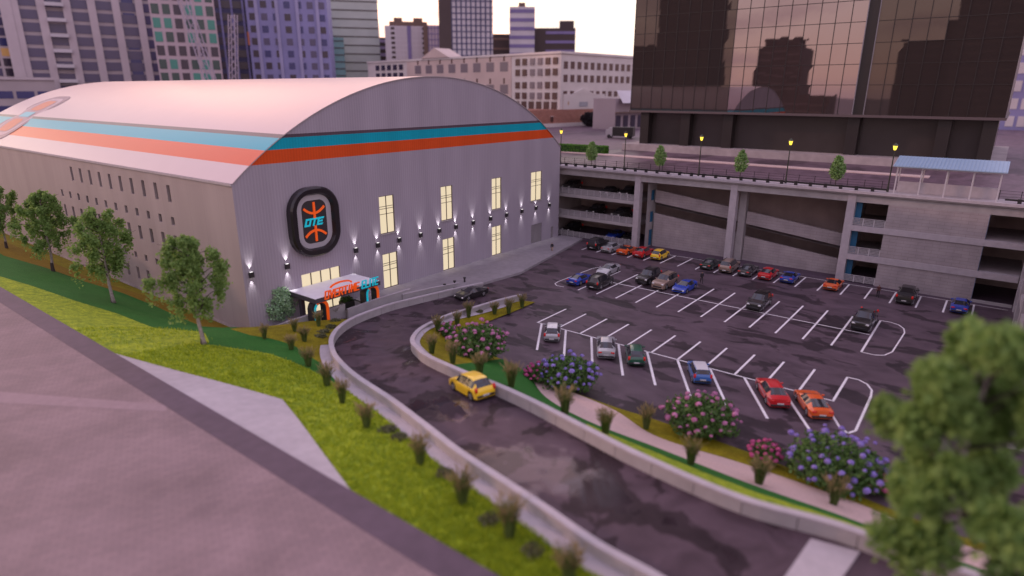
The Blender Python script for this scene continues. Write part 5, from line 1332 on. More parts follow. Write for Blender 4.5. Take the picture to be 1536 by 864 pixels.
    for q in range(5):
        a = 2 * math.pi * q / 5; m.beam((.05 * math.cos(a), .115, .05 * math.sin(a)), (r * .66 * math.cos(a), .118, r * .66 * math.sin(a)), .02, .085)
    out['rim'] = m.mesh('rim', MT['rim'])
    # lights, bumpers, plate, mirrors
    zt_f = interp(T['top'], L / 2 - .12); zt_r = interp(T['top'], -L / 2 + .03)
    w_end = hw * .87
    m = MB(); m.box(-.16, .06, -.21, .21, -.09, .09); out['headlight'] = bev(m.mesh('headlight', MT['head']), .05)
    tall = kind in ('hatch', 'suv', 'mini', 'pickup')
    m = MB(); m.box(-.04, .10, -.11 if tall else -.20, .11 if tall else .20, -.19 if tall else -.075, .19 if tall else .075); out['taillight'] = bev(m.mesh('taillight', MT['tail']), .035)
    m = MB(); m.box(-.02, .03, -.62, .62, -.09, .09); out['grille'] = bev(m.mesh('grille', MT['trim']), .02)
    m = MB(); m.box(-.05, .05, -w_end * .97, w_end * .97, -.09, .09); out['bumper'] = bev(m.mesh('bumper', MT['trim']), .04)
    m = MB(); m.box(-.012, .012, -.26, .26, -.06, .06); out['plate'] = m.mesh('plate', MT['plate'])
    m = MB(); m.box(-.08, .08, -.11, .11, -.07, .07); out['mirror'] = bev(m.mesh('mirror', carpaint('silver')), .03)
    if kind == 'pickup':
        m = MB(); m.box(-2.62, -.98, -.80, .80, 1.15, 1.185); out['bed_cover'] = m.mesh('bed_cover', MT['trim'])
    if kind == 'suv':
        m = MB()
        for s in (1, -1): m.beam((-1.75, s * .60, 1.77), (.30, s * .60, 1.78), .05, .05)
        out['roof_rail'] = m.mesh('roof_rail', MT['trim'])
    carm[kind] = out; return out
def bev(me, w):
    bm = bmesh.new(); bm.from_mesh(me); bmesh.ops.bevel(bm, geom=bm.edges[:], offset=w, segments=2, affect='EDGES')
    for f in bm.faces: f.smooth = True
    bm.to_mesh(me); bm.free(); return me
paints = {}
PC = dict(silver=(.42, .42, .44), white=(.66, .64, .65), black=(.012, .011, .012), blue=(.012, .05, .38), lblue=(.03, .13, .42), red=(.55, .008, .014), orange=(.75, .11, .01), yellow=(.90, .58, .01), tan=(.30, .21, .165), green=(.006, .085, .045), grey=(.06, .06, .062), dgreen=(.02, .035, .03))
def carpaint(n):
    if n not in paints: paints[n] = P('car_paint_' + n, PC[n], .32, .25 if n in ('silver', 'tan', 'grey') else 0, var=0, coat=.8)
    return paints[n]
def car(kind, paint, x, y, rz, label, group, z=0.0, pitch=0.0, scale=1.0, roof=None, name=None, cat=None):
    T = CT[kind]; me = car_meshes(kind); L, hw = T['L'], T['W'] / 2
    nm = name or {'sedan': 'sedan_car', 'coupe': 'sports_car', 'hatch': 'hatchback_car', 'suv': 'suv_car', 'pickup': 'pickup_truck', 'mini': 'small_car'}[kind]
    t = thing(nm, label, cat or {'pickup': 'pickup', 'suv': 'suv'}.get(kind, 'car'), (x, y, z + .01), rz, group)
    t.rotation_euler = (0, pitch, rz); t.scale = (scale,) * 3
    def part(n, k, loc=(0, 0, 0), rot=(0, 0, 0), parent=None, mat=None):
        o = inst(n, me[k], parent or t, loc, rot)
        if mat: o.material_slots[0].link = 'OBJECT'; o.material_slots[0].material = mat
        return o
    pm = carpaint(paint)
    b = part('body', 'body', mat=pm); part('underbody', 'underbody')
    for k in ('windscreen', 'rear_window', 'side_window', 'side_window_right'): part(k.replace('_right', ''), k)
    if roof:
        m = MB(); x0, x1 = T['rg'][1] + .02, T['ws'][0] - .02; zz = 1.0
        m.grid([[(x0 + (x1 - x0) * i / 4, hw * T['roofw'] * .90 * q / 3, interp(T['top'], x0 + (x1 - x0) * i / 4) + .014 - .012 * (q / 3) ** 4) for q in range(-3, 4)] for i in range(5)])
        m.build('roof_panel', carpaint(roof), t, smooth=True)
    r = T['wr']
    for sx in (-1, 1):
        for sy in (-1, 1):
            w = part('wheel', 'tyre', (sx * T['wb'] / 2, sy * (hw - .135), r), (0, 0, 0 if sy > 0 else math.pi)); part('rim', 'rim', parent=w)
    zf = interp(T['top'], L / 2 - .10); tall = kind in ('hatch', 'suv', 'mini', 'pickup')
    for s in (1, -1):
        part('headlight', 'headlight', (L / 2 - .075, s * hw * .64, zf - .10), (0, .20, s * -.30))
        if tall: part('taillight', 'taillight', (-L / 2 - .02 + (.06 if kind != 'pickup' else 0), s * hw * .83, T['belt'] - .03), (0, .06, s * .25))
        else: part('taillight', 'taillight', (-L / 2 + .02, s * hw * .64, .80), (0, 0, s * .22))
        part('mirror', 'mirror', (T['ws'][1] - .28, s * (hw + .06), T['belt'] + .06), mat=pm)
    part('grille', 'grille', (L / 2 - .005, 0, .47))
    part('bumper', 'bumper', (-L / 2 + .0, 0, .40)); part('plate', 'plate', (-L / 2 - .052, 0, .48 if kind in ('suv', 'hatch') else .58))
    if 'bed_cover' in me: part('bed_cover', 'bed_cover')
    if 'roof_rail' in me: part('roof_rail', 'roof_rail')
    return t
g1 = 'cars parked nose-in along the garage'; g2 = 'cars parked in the middle rows'; g3 = 'cars parked in the near angled bays'
yc1 = lambda n: PY1 - P1 * (n + .5)
XC = 57.8
# front row along the garage (tail towards the yard)
for n, kind, pc, lab in [(-5, 'suv', 'black', 'black suv parked first in the garage row, nearest the hall'), (-4, 'sedan', 'silver', 'silver sedan parked in the garage row between the black suv and the orange sports car'),
                         (-3, 'coupe', 'orange', 'orange red sports car parked in the garage row between silver and red cars'), (-2, 'sedan', 'red', 'red sedan parked in the garage row beside the yellow hatchback'),
                         (-1, 'hatch', 'yellow', 'yellow hatchback parked in the garage row at the foot of the tall ramp bay'), (2, 'sedan', 'dgreen', 'dark green sedan parked in the garage row left of the tan suv'),
                         (3, 'suv', 'tan', 'tan suv parked in the garage row in front of a concrete column'), (4, 'sedan', 'grey', 'dark grey sedan parked in the garage row between tan suv and red sedan'),
                         (5, 'sedan', 'red', 'red sedan parked in the garage row between dark grey and blue cars'), (6, 'coupe', 'blue', 'blue coupe parked in the garage row right of a red sedan'),
                         (8, 'coupe', 'orange', 'orange sports car parked alone in the garage row beside a concrete column'), (11, 'pickup', 'black', 'black pickup parked against the blank block wall of the garage'),
                         (13, 'sedan', 'blue', 'blue sedan parked last in the garage row by the dark openings')]:
    car(kind, pc, XC + (.2 if kind == 'pickup' else 0) + rnd.uniform(-.2, .2), yc1(n) + rnd.uniform(-.1, .1), rnd.uniform(-.02, .02), lab, g1)
# middle double row
yc2 = lambda n: PY2 - P1 * (n + .5)
X_near, X_far = 38.5, 44.4
car('coupe', 'blue', X_near + .2, -17.9, 0, 'blue coupe parked tail-out at the left end of the middle rows', g2)
car('suv', 'black', X_near + .3, -21.0, .02, 'black suv with red tail lights parked tail-out beside the blue coupe', g2)
car('coupe', 'silver', X_far + .9, -18.6, math.pi + .03, 'silver sports car parked nose-out at the left end of the middle rows', g2)
car('suv', 'black', X_far + .6, -25.1, math.pi, 'black suv parked nose-out beside the tan suv in the middle rows', g2)
car('suv', 'tan', X_far - .1, -27.9, math.pi - .02, 'tan suv parked nose-out in the middle rows beside the blue roadster', g2)
car('coupe', 'blue', X_far - .1, -30.7, math.pi, 'bright blue sports car parked nose-out right of the tan suv', g2)
car('suv', 'black', X_far - .9, yc2(3) - .0, math.pi, 'dark suv parked nose-out alone in the middle rows', g2)
car('pickup', 'black', X_far - .2, yc2(7) - .15, math.pi, 'dark pickup parked nose-out beside the rounded line island', g2)
# near angled row
AN = math.atan2(4.05, R3c - R3a)
def ang_c(n, back=3.15): 
    y = PY3N - 3.27 * (n + .5); return (R3c - back * math.cos(AN), y - back * math.sin(AN))
for n, kind, pc, lab, roof, an_ in [(0, 'hatch', 'silver', 'silver white hatchback parked first in the near angled bays', 'white', AN), (2, 'sedan', 'silver', 'silver sedan with red tail lights parked in the near angled bays beside a green car', None, AN - .02),
                               (3, 'hatch', 'green', 'dark green hatchback parked in the near angled bays', None, AN), (5, 'mini', 'lblue', 'small blue car with white roof parked in the near angled bays behind the pink hydrangea', 'white', AN - .0),
                               (7, 'sedan', 'red', 'glossy red sedan parked in the near angled bays beside the orange sports car', None, AN), (8, 'coupe', 'orange', 'glossy orange sports car parked last in the near angled bays', None, AN)]:
    x, y = ang_c(n, 2.95); car(kind, pc, x, y, an_, lab, g3, roof=roof)
# moving cars
pa, pb = at(690, 448, .15), at(719, 442, .05)
a = Vector((pa.x - pb.x, pa.y - pb.y)); p = at(694, 440, .1)
car('coupe', 'black', 24.2, -10.6, math.atan2(.75, -1) + .55, 'glossy black coupe driving onto the ramp from the car park', None, z=.12, cat='car')
w_c = [on_ground(709, 604), on_ground(745, 596), on_ground(682, 588)]
d = (w_c[2] - w_c[0]); mid_ = (w_c[0] + w_c[1]) / 2
an_y = math.atan2(d.y, d.x)
p = mid_ + Vector((math.cos(an_y), math.sin(an_y), 0)) * 1.75
car('hatch', 'yellow', p.x, p.y, an_y, 'yellow hatchback driving down the ramp beside the inner wall', None, z=drop(p.x, p.y), pitch=math.atan2(-(w_c[2].z - w_c[0].z), math.hypot(d.x, d.y)), name='hatchback_car')
# cars standing inside the garage
gg = 'dark cars parked inside the garage decks'
for y, x, z, kind, pc, lab in [(1.4, 66.4, 7.85, 'suv', 'grey', 'dark car on the top garage deck next to the hall corner'), (-6.8, 65.8, 7.85, 'sedan', 'grey', 'dark saloon on the top garage deck, middle of the opening'), (-10.6, 66, 7.85, 'suv', 'black', 'black suv on the top garage deck nearest the column'),
                          (-4.2, 66, 3.95, 'suv', 'black', 'black suv on the middle garage deck, left of the pair'), (-9.4, 66, 3.95, 'suv', 'grey', 'black suv on the middle garage deck, right of the pair'),
                          (.8, 66, .02, 'suv', 'black', 'black suv on the lowest garage deck beside the hall corner'), (-8.2, 66.4, .02, 'sedan', 'blue', 'dark blue car on the lowest garage deck, left of the pair'), (-11.4, 66.4, .02, 'sedan', 'grey', 'dark car on the lowest garage deck nearest the column')]:
    car(kind, pc, x, y, math.pi + rnd.uniform(-.05, .05), lab, gg, z=z)

# ================================================================== PEOPLE
def person(label, loc, rz, top, legs, bare=False, stride=.22, arm=.12):
    """one skinned body in a walking pose; facing +x"""
    V = {'pel': (0, 0, .95), 'chest': (.02, 0, 1.28), 'neck': (.03, 0, 1.46), 'head': (.05, 0, 1.60), 'crown': (.05, 0, 1.70),
         'shl': (.01, .17, 1.40), 'shr': (.01, -.17, 1.40), 'ell': (-.08, .24, 1.14), 'elr': (.06, -.24, 1.14), 'hal': (-.02 - arm, .23, .90), 'har': (.12 + arm, -.22, .92), 'fil': (.0 - arm, .22, .82), 'fir': (.16 + arm, -.21, .84),
         'hil': (0, .10, .92), 'hir': (0, -.10, .92), 'knl': (stride * .55, .10, .50), 'knr': (-stride * .25, -.10, .50), 'anl': (stride, .10, .09), 'anr': (-stride * 1.2, -.10, .13), 'tol': (stride + .17, .11, .04), 'tor': (-stride * 1.2 + .16, -.11, .06)}
    E_ = [('pel', 'chest'), ('chest', 'neck'), ('neck', 'head'), ('head', 'crown'), ('chest', 'shl'), ('chest', 'shr'), ('shl', 'ell'), ('ell', 'hal'), ('hal', 'fil'), ('shr', 'elr'), ('elr', 'har'), ('har', 'fir'),
          ('pel', 'hil'), ('pel', 'hir'), ('hil', 'knl'), ('knl', 'anl'), ('anl', 'tol'), ('hir', 'knr'), ('knr', 'anr'), ('anr', 'tor')]
    Rr = dict(pel=(.15, .11), chest=(.17, .11), neck=(.055, .055), head=(.085, .10), crown=(.06, .07), shl=(.07, .07), shr=(.07, .07), ell=(.045, .045), elr=(.045, .045), hal=(.035, .035), har=(.035, .035), fil=(.03, .04), fir=(.03, .04),
              hil=(.095, .095), hir=(.095, .095), knl=(.065, .065), knr=(.065, .065), anl=(.045, .045), anr=(.045, .045), tol=(.04, .035), tor=(.04, .035))
    ks = list(V); me = bpy.data.meshes.new('body'); me.from_pydata([V[k] for k in ks], [(ks.index(a), ks.index(b)) for a, b in E_], [])
    o = bpy.data.objects.new('body', me); col.objects.link(o)
    md = o.modifiers.new('skin', 'SKIN'); 
    for k, sv in zip(ks, me.skin_vertices[0].data): sv.radius = Rr[k]; sv.use_root = (k == 'pel')
    s = o.modifiers.new('sub', 'SUBSURF'); s.levels = 1; s.render_levels = 1
    bpy.context.view_layer.update()
    m2 = bpy.data.meshes.new_from_object(o.evaluated_get(bpy.context.evaluated_depsgraph_get()))
    bpy.data.objects.remove(o)
    for mt in (top, legs, MT['skin'], MT['hair']): m2.materials.append(mt)
    for pl in m2.polygons:
        c = pl.center; pl.use_smooth = True
        pl.material_index = 1 if c.z < .93 and abs(c.y) < .19 else 0
        if c.z > 1.47 or (abs(c.y) > .19 and c.z < .92): pl.material_index = 2
        if c.z > 1.66 or (c.z > 1.53 and c.x < .03): pl.material_index = 3
        if c.z < .10: pl.material_index = 3
    root = thing('person', label, 'person', loc, rz)
    b = inst('body', m2, root)
    return root
p = at(828, 379, 0); person('person in tan trousers and dark top walking near the far end of the walkway', (p.x, p.y, 0), R(200), MT['cloth_d'], MT['cloth_t'])
p = at(1052, 425, 0); person('person in a dark suit walking across the aisle below the garage row', (p.x, p.y, 0), R(215), MT['cloth_d'], MT['cloth_d'])
p = at(1316, 446, 0); person('person in maroon clothes standing beside the pickup by the block wall', (p.x, p.y, 0), R(190), MT['cloth_r'], MT['cloth_d'], stride=.08)
# ================================================================== PLANTS
def rv(): 
    while True:
        v = Vector((rnd.uniform(-1, 1), rnd.uniform(-1, 1), rnd.uniform(-1, 1)))
        if .05 < v.length < 1: return v
def leaf(m, q, s, down=.0, asp=.55):
    a = rv().normalized(); a.z -= down; a.normalize(); b = a.cross(rv()).normalized() * s * asp; a = a * s
    m.add([q - a * .1, q + a * .45 + b, q + a, q + a * .45 - b], [(0, 1, 2, 3)])
def birch(seed, nclump=36, per=160, H=11.5, ls=.25, spread=3.2, hang=1.0, wide=1.0):
    global rnd
    old = rnd; rnd = random.Random(seed)
    tr = MB(); br = MB(); lv = MB()
    lean = Vector((rnd.uniform(-.04, .04), rnd.uniform(-.04, .04), 1))
    pts = [Vector((lean.x * z + .10 * math.sin(z * .7 + seed), lean.y * z + .08 * math.cos(z * .9 + seed), z)) for z in [0, .5, 1.2, 2.4, 3.8, 5.2, 6.8, 8.4, 9.8, H - .8]]
    rad = [.26, .20, .18, .165, .15, .125, .10, .07, .045, .02]
    tr.tube(pts, rad, 10)
    def tp(z):
        for a, b in zip(pts, pts[1:]):
            if a.z <= z <= b.z: return a.lerp(b, (z - a.z) / (b.z - a.z))
        return pts[-1]
    for i in range(nclump):
        f = (i + rnd.random()) / nclump; z0 = 3.0 + (H - 4.2) * f
        an = i * 2.399 + rnd.uniform(-.4, .4)
        prof = math.sin(math.pi * min(1, .22 + .75 * f)) ** .7
        ln = spread * prof * rnd.uniform(.45, 1.12) * (1 + .25 * math.sin(an * 2 + seed))
        b0 = tp(z0); e = b0 + Vector((math.cos(an) * ln, math.sin(an) * ln, .35 * ln + rnd.uniform(.1, .9)))
        midp = b0.lerp(e, .5) + Vector((0, 0, .35))
        br.tube([b0, midp, e], [.055, .035, .012], 5, caps=False)
        for _ in range(2 if rnd.random() < .7 else 1):
            c = e.lerp(b0, rnd.uniform(0, .35)) + rv() * .35
            sx = rnd.uniform(.38, .68) * wide; hgt = rnd.uniform(1.1, 2.3) * hang
            for k in range(per // 2 + rnd.randrange(per // 2)):
                v = rv(); rr_ = rnd.random() ** .45; v = v.normalized() * rr_
                q = c + Vector((v.x * sx, v.y * sx, v.z * .55 - abs(v.z) * 0 - (hgt * rnd.random() ** 1.6 if rnd.random() < .55 else 0)))
                leaf(lv, q, ls * rnd.uniform(.7, 1.3), .7)
    rnd = old
    return tr.mesh('trunk', MT['bark'], True), br.mesh('branches', MT['bark_d'], True), lv.mesh('crown', MT['leaf'])
def place_tree(meshes, loc, rz, label, group=None, s=1.0, name='birch_tree', cat='tree', basecol=True):
    t = thing(name, label, cat, loc, rz, group); t.scale = (s,) * 3
    tr = inst('trunk', meshes[0], t); inst('branches', meshes[1], tr); inst('crown', meshes[2], t)
    if basecol:
        m = MB(); m.tube([(0, 0, -.3), (.01, 0, .4), (.0, 0, 1.25)], [.30, .235, .19], 10, caps=False); m.build('trunk_base', MT['bark_d'], tr, smooth=True)
    return t
B1, B2 = birch(3), birch(11)
for (px, py, top), bm_, rz, w in [((305, 516, 345), B1, .4, 'nearest the hall corner'), ((170, 454, 309), B2, 1.9, 'second from the hall corner'), ((80, 407, 281), B1, 3.2, 'third from the hall corner'), ((10, 372, 276), B2, 4.4, 'cut by the left edge')]:
    p = on_ground(px, py); d = (p - CAM).dot(fwd)
    # height that reaches the top seen in the photo
    v = sight(px - (py - top) * .06, top); hp = CAM + v * (math.hypot(p.x - CAM.x, p.y - CAM.y) / math.hypot(v.x, v.y)); H = hp.z - p.z
    place_tree(bm_, tuple(p), rz, 'green birch on the grass bank by the side wall, ' + w, 'birches on the grass bank', H / 11.6)
# big blurred tree in the right foreground
B3 = birch(29, 25, 440, 11.5, .22, 2.8, .45, 1.2)
v = sight(1500, 488); d = 18.5; q = CAM + v * (d / v.dot(fh)); base = 5.4
place_tree(B3, (q.x, q.y, base), 2.2, 'large leafy tree close to the viewer at the lower right, out of focus', None, (q.z - base) / 11.2 * 1.0, name='foreground_tree')
# young street trees
def young(seed):
    global rnd
    old = rnd; rnd = random.Random(seed); tr = MB(); lv = MB()
    tr.tube([(0, 0, 0), (.02, 0, 1.0), (0, .02, 3.2)], [.07, .055, .03], 7)
    for k in range(1100):
        f = rnd.random(); z = 1.15 + 3.0 * f; w = (.95 * math.sin(math.pi * min(1, .18 + .78 * f)) + .08) * rnd.random() ** .4; a = rnd.uniform(0, 6.283)
        leaf(lv, Vector((math.cos(a) * w, math.sin(a) * w, z + rnd.uniform(-.1, .1))), .24, 0)
    rnd = old; return tr.mesh('trunk', MT['bark_d'], True), lv.mesh('crown', MT['leaf_y'])
Y_ = young(5)
for (px, py), w in zip([(888, 222), (991, 226), (1113, 236), (1258, 244)], ['between the first two street lamps', 'between the second and third street lamp', 'between the third and fourth street lamp', 'just left of the blue roofed shelter']):
    p = atX(px, py, 64.6); t = thing('street_tree', 'small young street tree above the garage ' + w, 'tree', (64.6, p.y, ST), rnd.uniform(0, 6), 'young street trees above the garage')
    inst('trunk', Y_[0], t); inst('crown', Y_[1], t)
# rounded bush by the entrance
def bush_leaves(n, w, h, ls, mat, name, cone=0.0, seed=1, tip=0):
    global rnd
    old = rnd; rnd = random.Random(seed); lv = MB()
    for k in range(n):
        v = rv().normalized() * (rnd.random() ** .28); z = (v.z + 1) / 2
        sc = 1 - cone * z
        ph = math.atan2(v.y, v.x); lump = 1 + .16 * math.sin(ph * 3 + seed) * math.sin(z * 7) + .1 * math.sin(ph * 7 + z * 11)
        leaf(lv, Vector((v.x * w * sc * lump, v.y * w * sc * lump, z * h)), ls * rnd.uniform(.7, 1.3), 0)
    rnd = old; return lv.mesh(name, mat)
p = at(425, 484, .2); t = thing('entrance_shrub', 'tall rounded pale green shrub left of the entrance canopy', 'shrub', (p.x, p.y + 1.4, 0))
inst('foliage', bush_leaves(6200, 2.6, 5.0, .24, MT['leaf_s'], 'foliage', .35, 3), t)
m = MB(); m.tube([(0, 0, -.1), (0, 0, 3.6)], [.10, .03], 7); m.build('trunk', MT['bark_d'], t)
p = at(453, 470, .2); t = thing('low_shrub', 'low dark shrub at the foot of the left canopy leg', 'shrub', (p.x, p.y + .6, 0)); inst('foliage', bush_leaves(900, .75, 1.0, .15, MT['leaf_h'], 'foliage', .2, 8), t)
m = MB(); m.tube([(0, 0, -.1), (0, 0, .7)], [.04, .02], 5); m.build('stem', MT['bark_d'], t)
p = at(888, 189, ST); t = thing('dark_bush', 'dark round bush in front of the brick hall', 'shrub', (p.x - 3, p.y - 1, ST)); inst('foliage', bush_leaves(1500, 3.4, 5.2, .8, leaf_mat('dark_bush_leaves', (.03, .025, .03), (.06, .05, .06)), 'foliage', .1, 4), t)
m = MB(); m.tube([(0, 0, -.1), (0, 0, 3)], [.2, .1], 6); m.build('trunk', MT['bark_d'], t)
p = at(934, 189, ST); t = thing('russet_bush', 'russet autumn bush row in front of the storefront', 'shrub', (p.x - 2, p.y - 1, ST)); inst('foliage', bush_leaves(1500, 5.0, 4.0, .8, leaf_mat('russet_leaves', (.20, .07, .04), (.30, .12, .07)), 'foliage', .0, 6), t)
m = MB(); m.tube([(0, 0, -.1), (0, 0, 2.5)], [.2, .1], 6); m.build('trunk', MT['bark_d'], t)
# hydrangeas
bloom = {}
def bloom_mesh(mat, r):
    k = (mat.name, r)
    if k not in bloom:
        m = MB()
        for q in range(70):
            v = rv().normalized(); v.z = abs(v.z) * .9 - .25; a = v.cross(rv()).normalized() * r * .34; b = v.cross(a).normalized() * r * .34
            c = v * r * rnd.uniform(.85, 1.05); m.quad(c - a, c - b, c + a, c + b)
        bloom[k] = m.mesh('bloom', mat)
    return bloom[k]
def hydrangea(label, px, py, w, h, nb, mat, seed, r=.205, n=3400):
    global rnd
    old = rnd; rnd = random.Random(seed)
    p = on_ground(px, py); t = thing('hydrangea', label, 'shrub', tuple(p), rnd.uniform(0, 6), 'flowering hydrangeas along the planted strip')
    inst('foliage', bush_leaves(n, w * .94, h * .95, .22, MT['leaf_h'], 'foliage', -.05, seed), t)
    m = MB()
    for k in range(7): a = k * .9; m.tube([(0, 0, -.1), (math.cos(a) * w * .35, math.sin(a) * w * .35, h * .5)], [.05, .02], 5)
    m.build('stems', MT['bark_d'], t)
    for k in range(nb):
        f = (k + .5) / nb; z = 1 - f * 1.25; a = k * 2.399; rr_ = math.sqrt(max(0, 1 - z * z)) if z > -1 else 0
        lump = rnd.uniform(.82, 1.12)
        inst('bloom', bloom_mesh(mat, r), t, (math.cos(a) * rr_ * w * lump, math.sin(a) * rr_ * w * lump, (z + 1) / 2 * h * lump), (rnd.uniform(-.4, .4), rnd.uniform(-.4, .4), a), (rnd.uniform(.6, 1.3),) * 3)
    rnd = old
hydrangea('large pink hydrangea at the bend of the inner ramp wall', 717, 535, 2.75, 3.1, 62, MT['pink'], 21)
hydrangea('small pink hydrangea tuft at the left of the large pink one', 672, 505, .8, 1.5, 12, MT['pink'], 22, .22, 500)
hydrangea('large purple hydrangea below the green hatchback', 852, 582, 2.55, 2.9, 58, MT['purple'], 23)
hydrangea('small magenta hydrangea left of the first purple one', 806, 571, 1.15, 1.5, 34, MT['magenta'], 24, .17, 700)
hydrangea('large pink hydrangea below the small blue car', 1050, 648, 2.75, 2.9, 60, MT['pink'], 25)
hydrangea('small magenta hydrangea left of the second purple one', 1147, 693, 1.05, 1.5, 34, MT['magenta'], 26, .17, 700)
hydrangea('large purple hydrangea below the orange sports car', 1248, 724, 3.15, 3.2, 70, MT['purple'], 27)
hydrangea('small magenta hydrangea right of the second purple one, near the big tree', 1312, 738, .9, 1.3, 26, MT['magenta'], 28, .17, 600)
# ornamental grass clumps
def clump(seed, n=300, h=2.0):
    global rnd
    old = rnd; rnd = random.Random(seed); m = MB(); pl = MB()
    for k in range(n):
        a = rnd.uniform(0, 6.283); o = rnd.uniform(.02, .22); ln = h * rnd.uniform(.55, 1.05); out = rnd.uniform(.05, .62) * ln * .55
        d = Vector((math.cos(a), math.sin(a), 0)); s = Vector((-math.sin(a), math.cos(a), 0)) * .017
        p0 = d * o; p1 = d * (o + out * .35) + Vector((0, 0, ln * .55)); p2 = d * (o + out) + Vector((0, 0, ln * .86))
        m.add([p0 - s, p0 + s, p1 + s, p1 - s, p2], [(0, 1, 2, 3), (3, 2, 4)])
        if rnd.random() < .55:
            q = p1.lerp(p2, .55); e = p2 + d * .10 + Vector((0, 0, rnd.uniform(.05, .3))); w_ = Vector((rnd.uniform(-1, 1), rnd.uniform(-1, 1), 0)).normalized() * .035
            pl.add([q, q.lerp(e, .5) + w_, e, q.lerp(e, .5) - w_], [(0, 1, 2, 3)])
    rnd = old; return m.mesh('blades', MT['blade']), pl.mesh('plumes', MT['plume'])
CL = [clump(1), clump(2), clump(3)]
tuft = [(783, 462, 'at the tip of the planted strip by the car park', 1.0), (763, 470, 'second from the tip of the planted strip', .95), (742, 471, 'third from the tip of the planted strip', 1.0), (703, 476, 'behind the inner ramp wall, above the bend', 1.0), (686, 489, 'behind the inner wall near the bend, upper', .95), (657, 497, 'at the bend of the inner ramp wall', 1.0),
        (648, 530, 'inside the bend beside the pink hydrangea', 1.0), (679, 545, 'between the inner wall and the large pink hydrangea', 1.05), (720, 560, 'in front of the large pink hydrangea', 1.05), (767, 580, 'beside the wall behind the yellow ramp car', 1.1), (847, 622, 'on the green strip before the first purple hydrangea', 1.1),
        (908, 650, 'on the gravel path start, left of the big pink hydrangea', 1.0), (969, 643, 'on the olive verge left of the big pink hydrangea', 1.05), (1036, 697, 'in front of the big pink hydrangea', 1.1), (1138, 725, 'in front of the small magenta hydrangea', 1.1), (1250, 756, 'in front of the second purple hydrangea', 1.1),
        (397, 508, 'at the corner of the hall, left of the shrub', .85), (437, 524, 'on the olive slope, upper left', .9), (457, 512, 'on the olive slope, upper right', .85), (442, 497, 'below the shrub by the low plaza wall', .85), (478, 489, 'in front of the canopy by the low plaza wall', .9), (502, 479, 'right of the canopy front, by the low plaza wall', .85), (463, 549, 'on the dark green bank near the wall', 1.0),
        (491, 578, 'beside the outer gutter, at its start', 1.0), (514, 604, 'second along the outer gutter', 1.0), (550, 641, 'third along the outer gutter', 1.05), (630, 696, 'fourth along the outer gutter', 1.05), (694, 754, 'fifth along the outer gutter', 1.1), (764, 806, 'sixth along the outer gutter', 1.1), (853, 872, 'last along the outer gutter at the bottom edge', 1.1)]
for i, (px, py, w, s) in enumerate(tuft):
    p = on_ground(px, py); t = thing('ornamental_grass', 'tan tipped ornamental grass clump ' + w, 'grass clump', tuple(p), rnd.uniform(0, 6), 'ornamental grass clumps'); t.scale = (s * rnd.uniform(.85, 1.1), s * rnd.uniform(.85, 1.1), s * rnd.uniform(.8, 1.05))
    inst('blades', CL[i % 3][0], t); inst('plumes', CL[i % 3][1], t)
# low dark mats on the slopes
MATM = bush_leaves(420, .55, .2, .11, leaf_mat('creeping_leaves', (.10, .11, .06), (.18, .18, .09)), 'foliage', .0, 31)
for px, py, w in [(503, 482, 'highest on the olive slope by the ramp wall'), (496, 491, 'second on the olive slope'), (486, 498, 'third on the olive slope'), (481, 505, 'lowest on the olive slope'), (582, 646, 'beside the outer gutter, upper'), (598, 658, 'beside the outer gutter, just below the upper one'), (668, 712, 'beside the outer gutter, half way'), (735, 782, 'beside the outer gutter, lower'), (800, 828, 'beside the outer gutter, lowest'), (718, 468, 'behind the inner ramp wall')]:
    p = on_ground(px, py); t = thing('creeping_plant', 'flat dark creeping plant ' + w, 'plant', tuple(p), rnd.uniform(0, 6), 'flat creeping plants on the slopes'); inst('foliage', MATM, t)
# turf blades on the bright bank (nobody could count them)
apron_bvh = BVHTree.FromPolygons([v.co.copy() for v in bpy.data.objects['concrete_apron'].data.vertices], [tuple(p.vertices) for p in bpy.data.objects['concrete_apron'].data.polygons])
def drop_hit(a):
    h = apron_bvh.ray_cast(Vector((a.x, a.y, 40)), Vector((0, 0, -1)))[0]
    return h if h is None else Vector((h.x, h.y, a.z + 1))
m = MB(); k = 0
while k < 30000:
    i = rnd.randrange(12, NR - 1); u = rnd.random(); lo = border(i, bC)
    if u < lo: continue
    a = hill_pt(i, u).lerp(hill_pt(i + 1, u), rnd.random())
    if (a - CAM).dot(fwd) > 62 or (abs((a - (drop_hit(a) or a)).z) > .05): k += 1; continue
    ang = rnd.uniform(0, 6.28); s = Vector((math.cos(ang), math.sin(ang), 0)) * .05; hgt = rnd.uniform(.08, .26)
    m.add([a - s, a + s, a + Vector((rnd.uniform(-.12, .12), rnd.uniform(-.12, .12), hgt))], [(0, 1, 2)]); k += 1
tag(m.build('turf_grass', MT['turf']), 'short bright yellow green grass covering the slope', 'grass', kind='stuff')

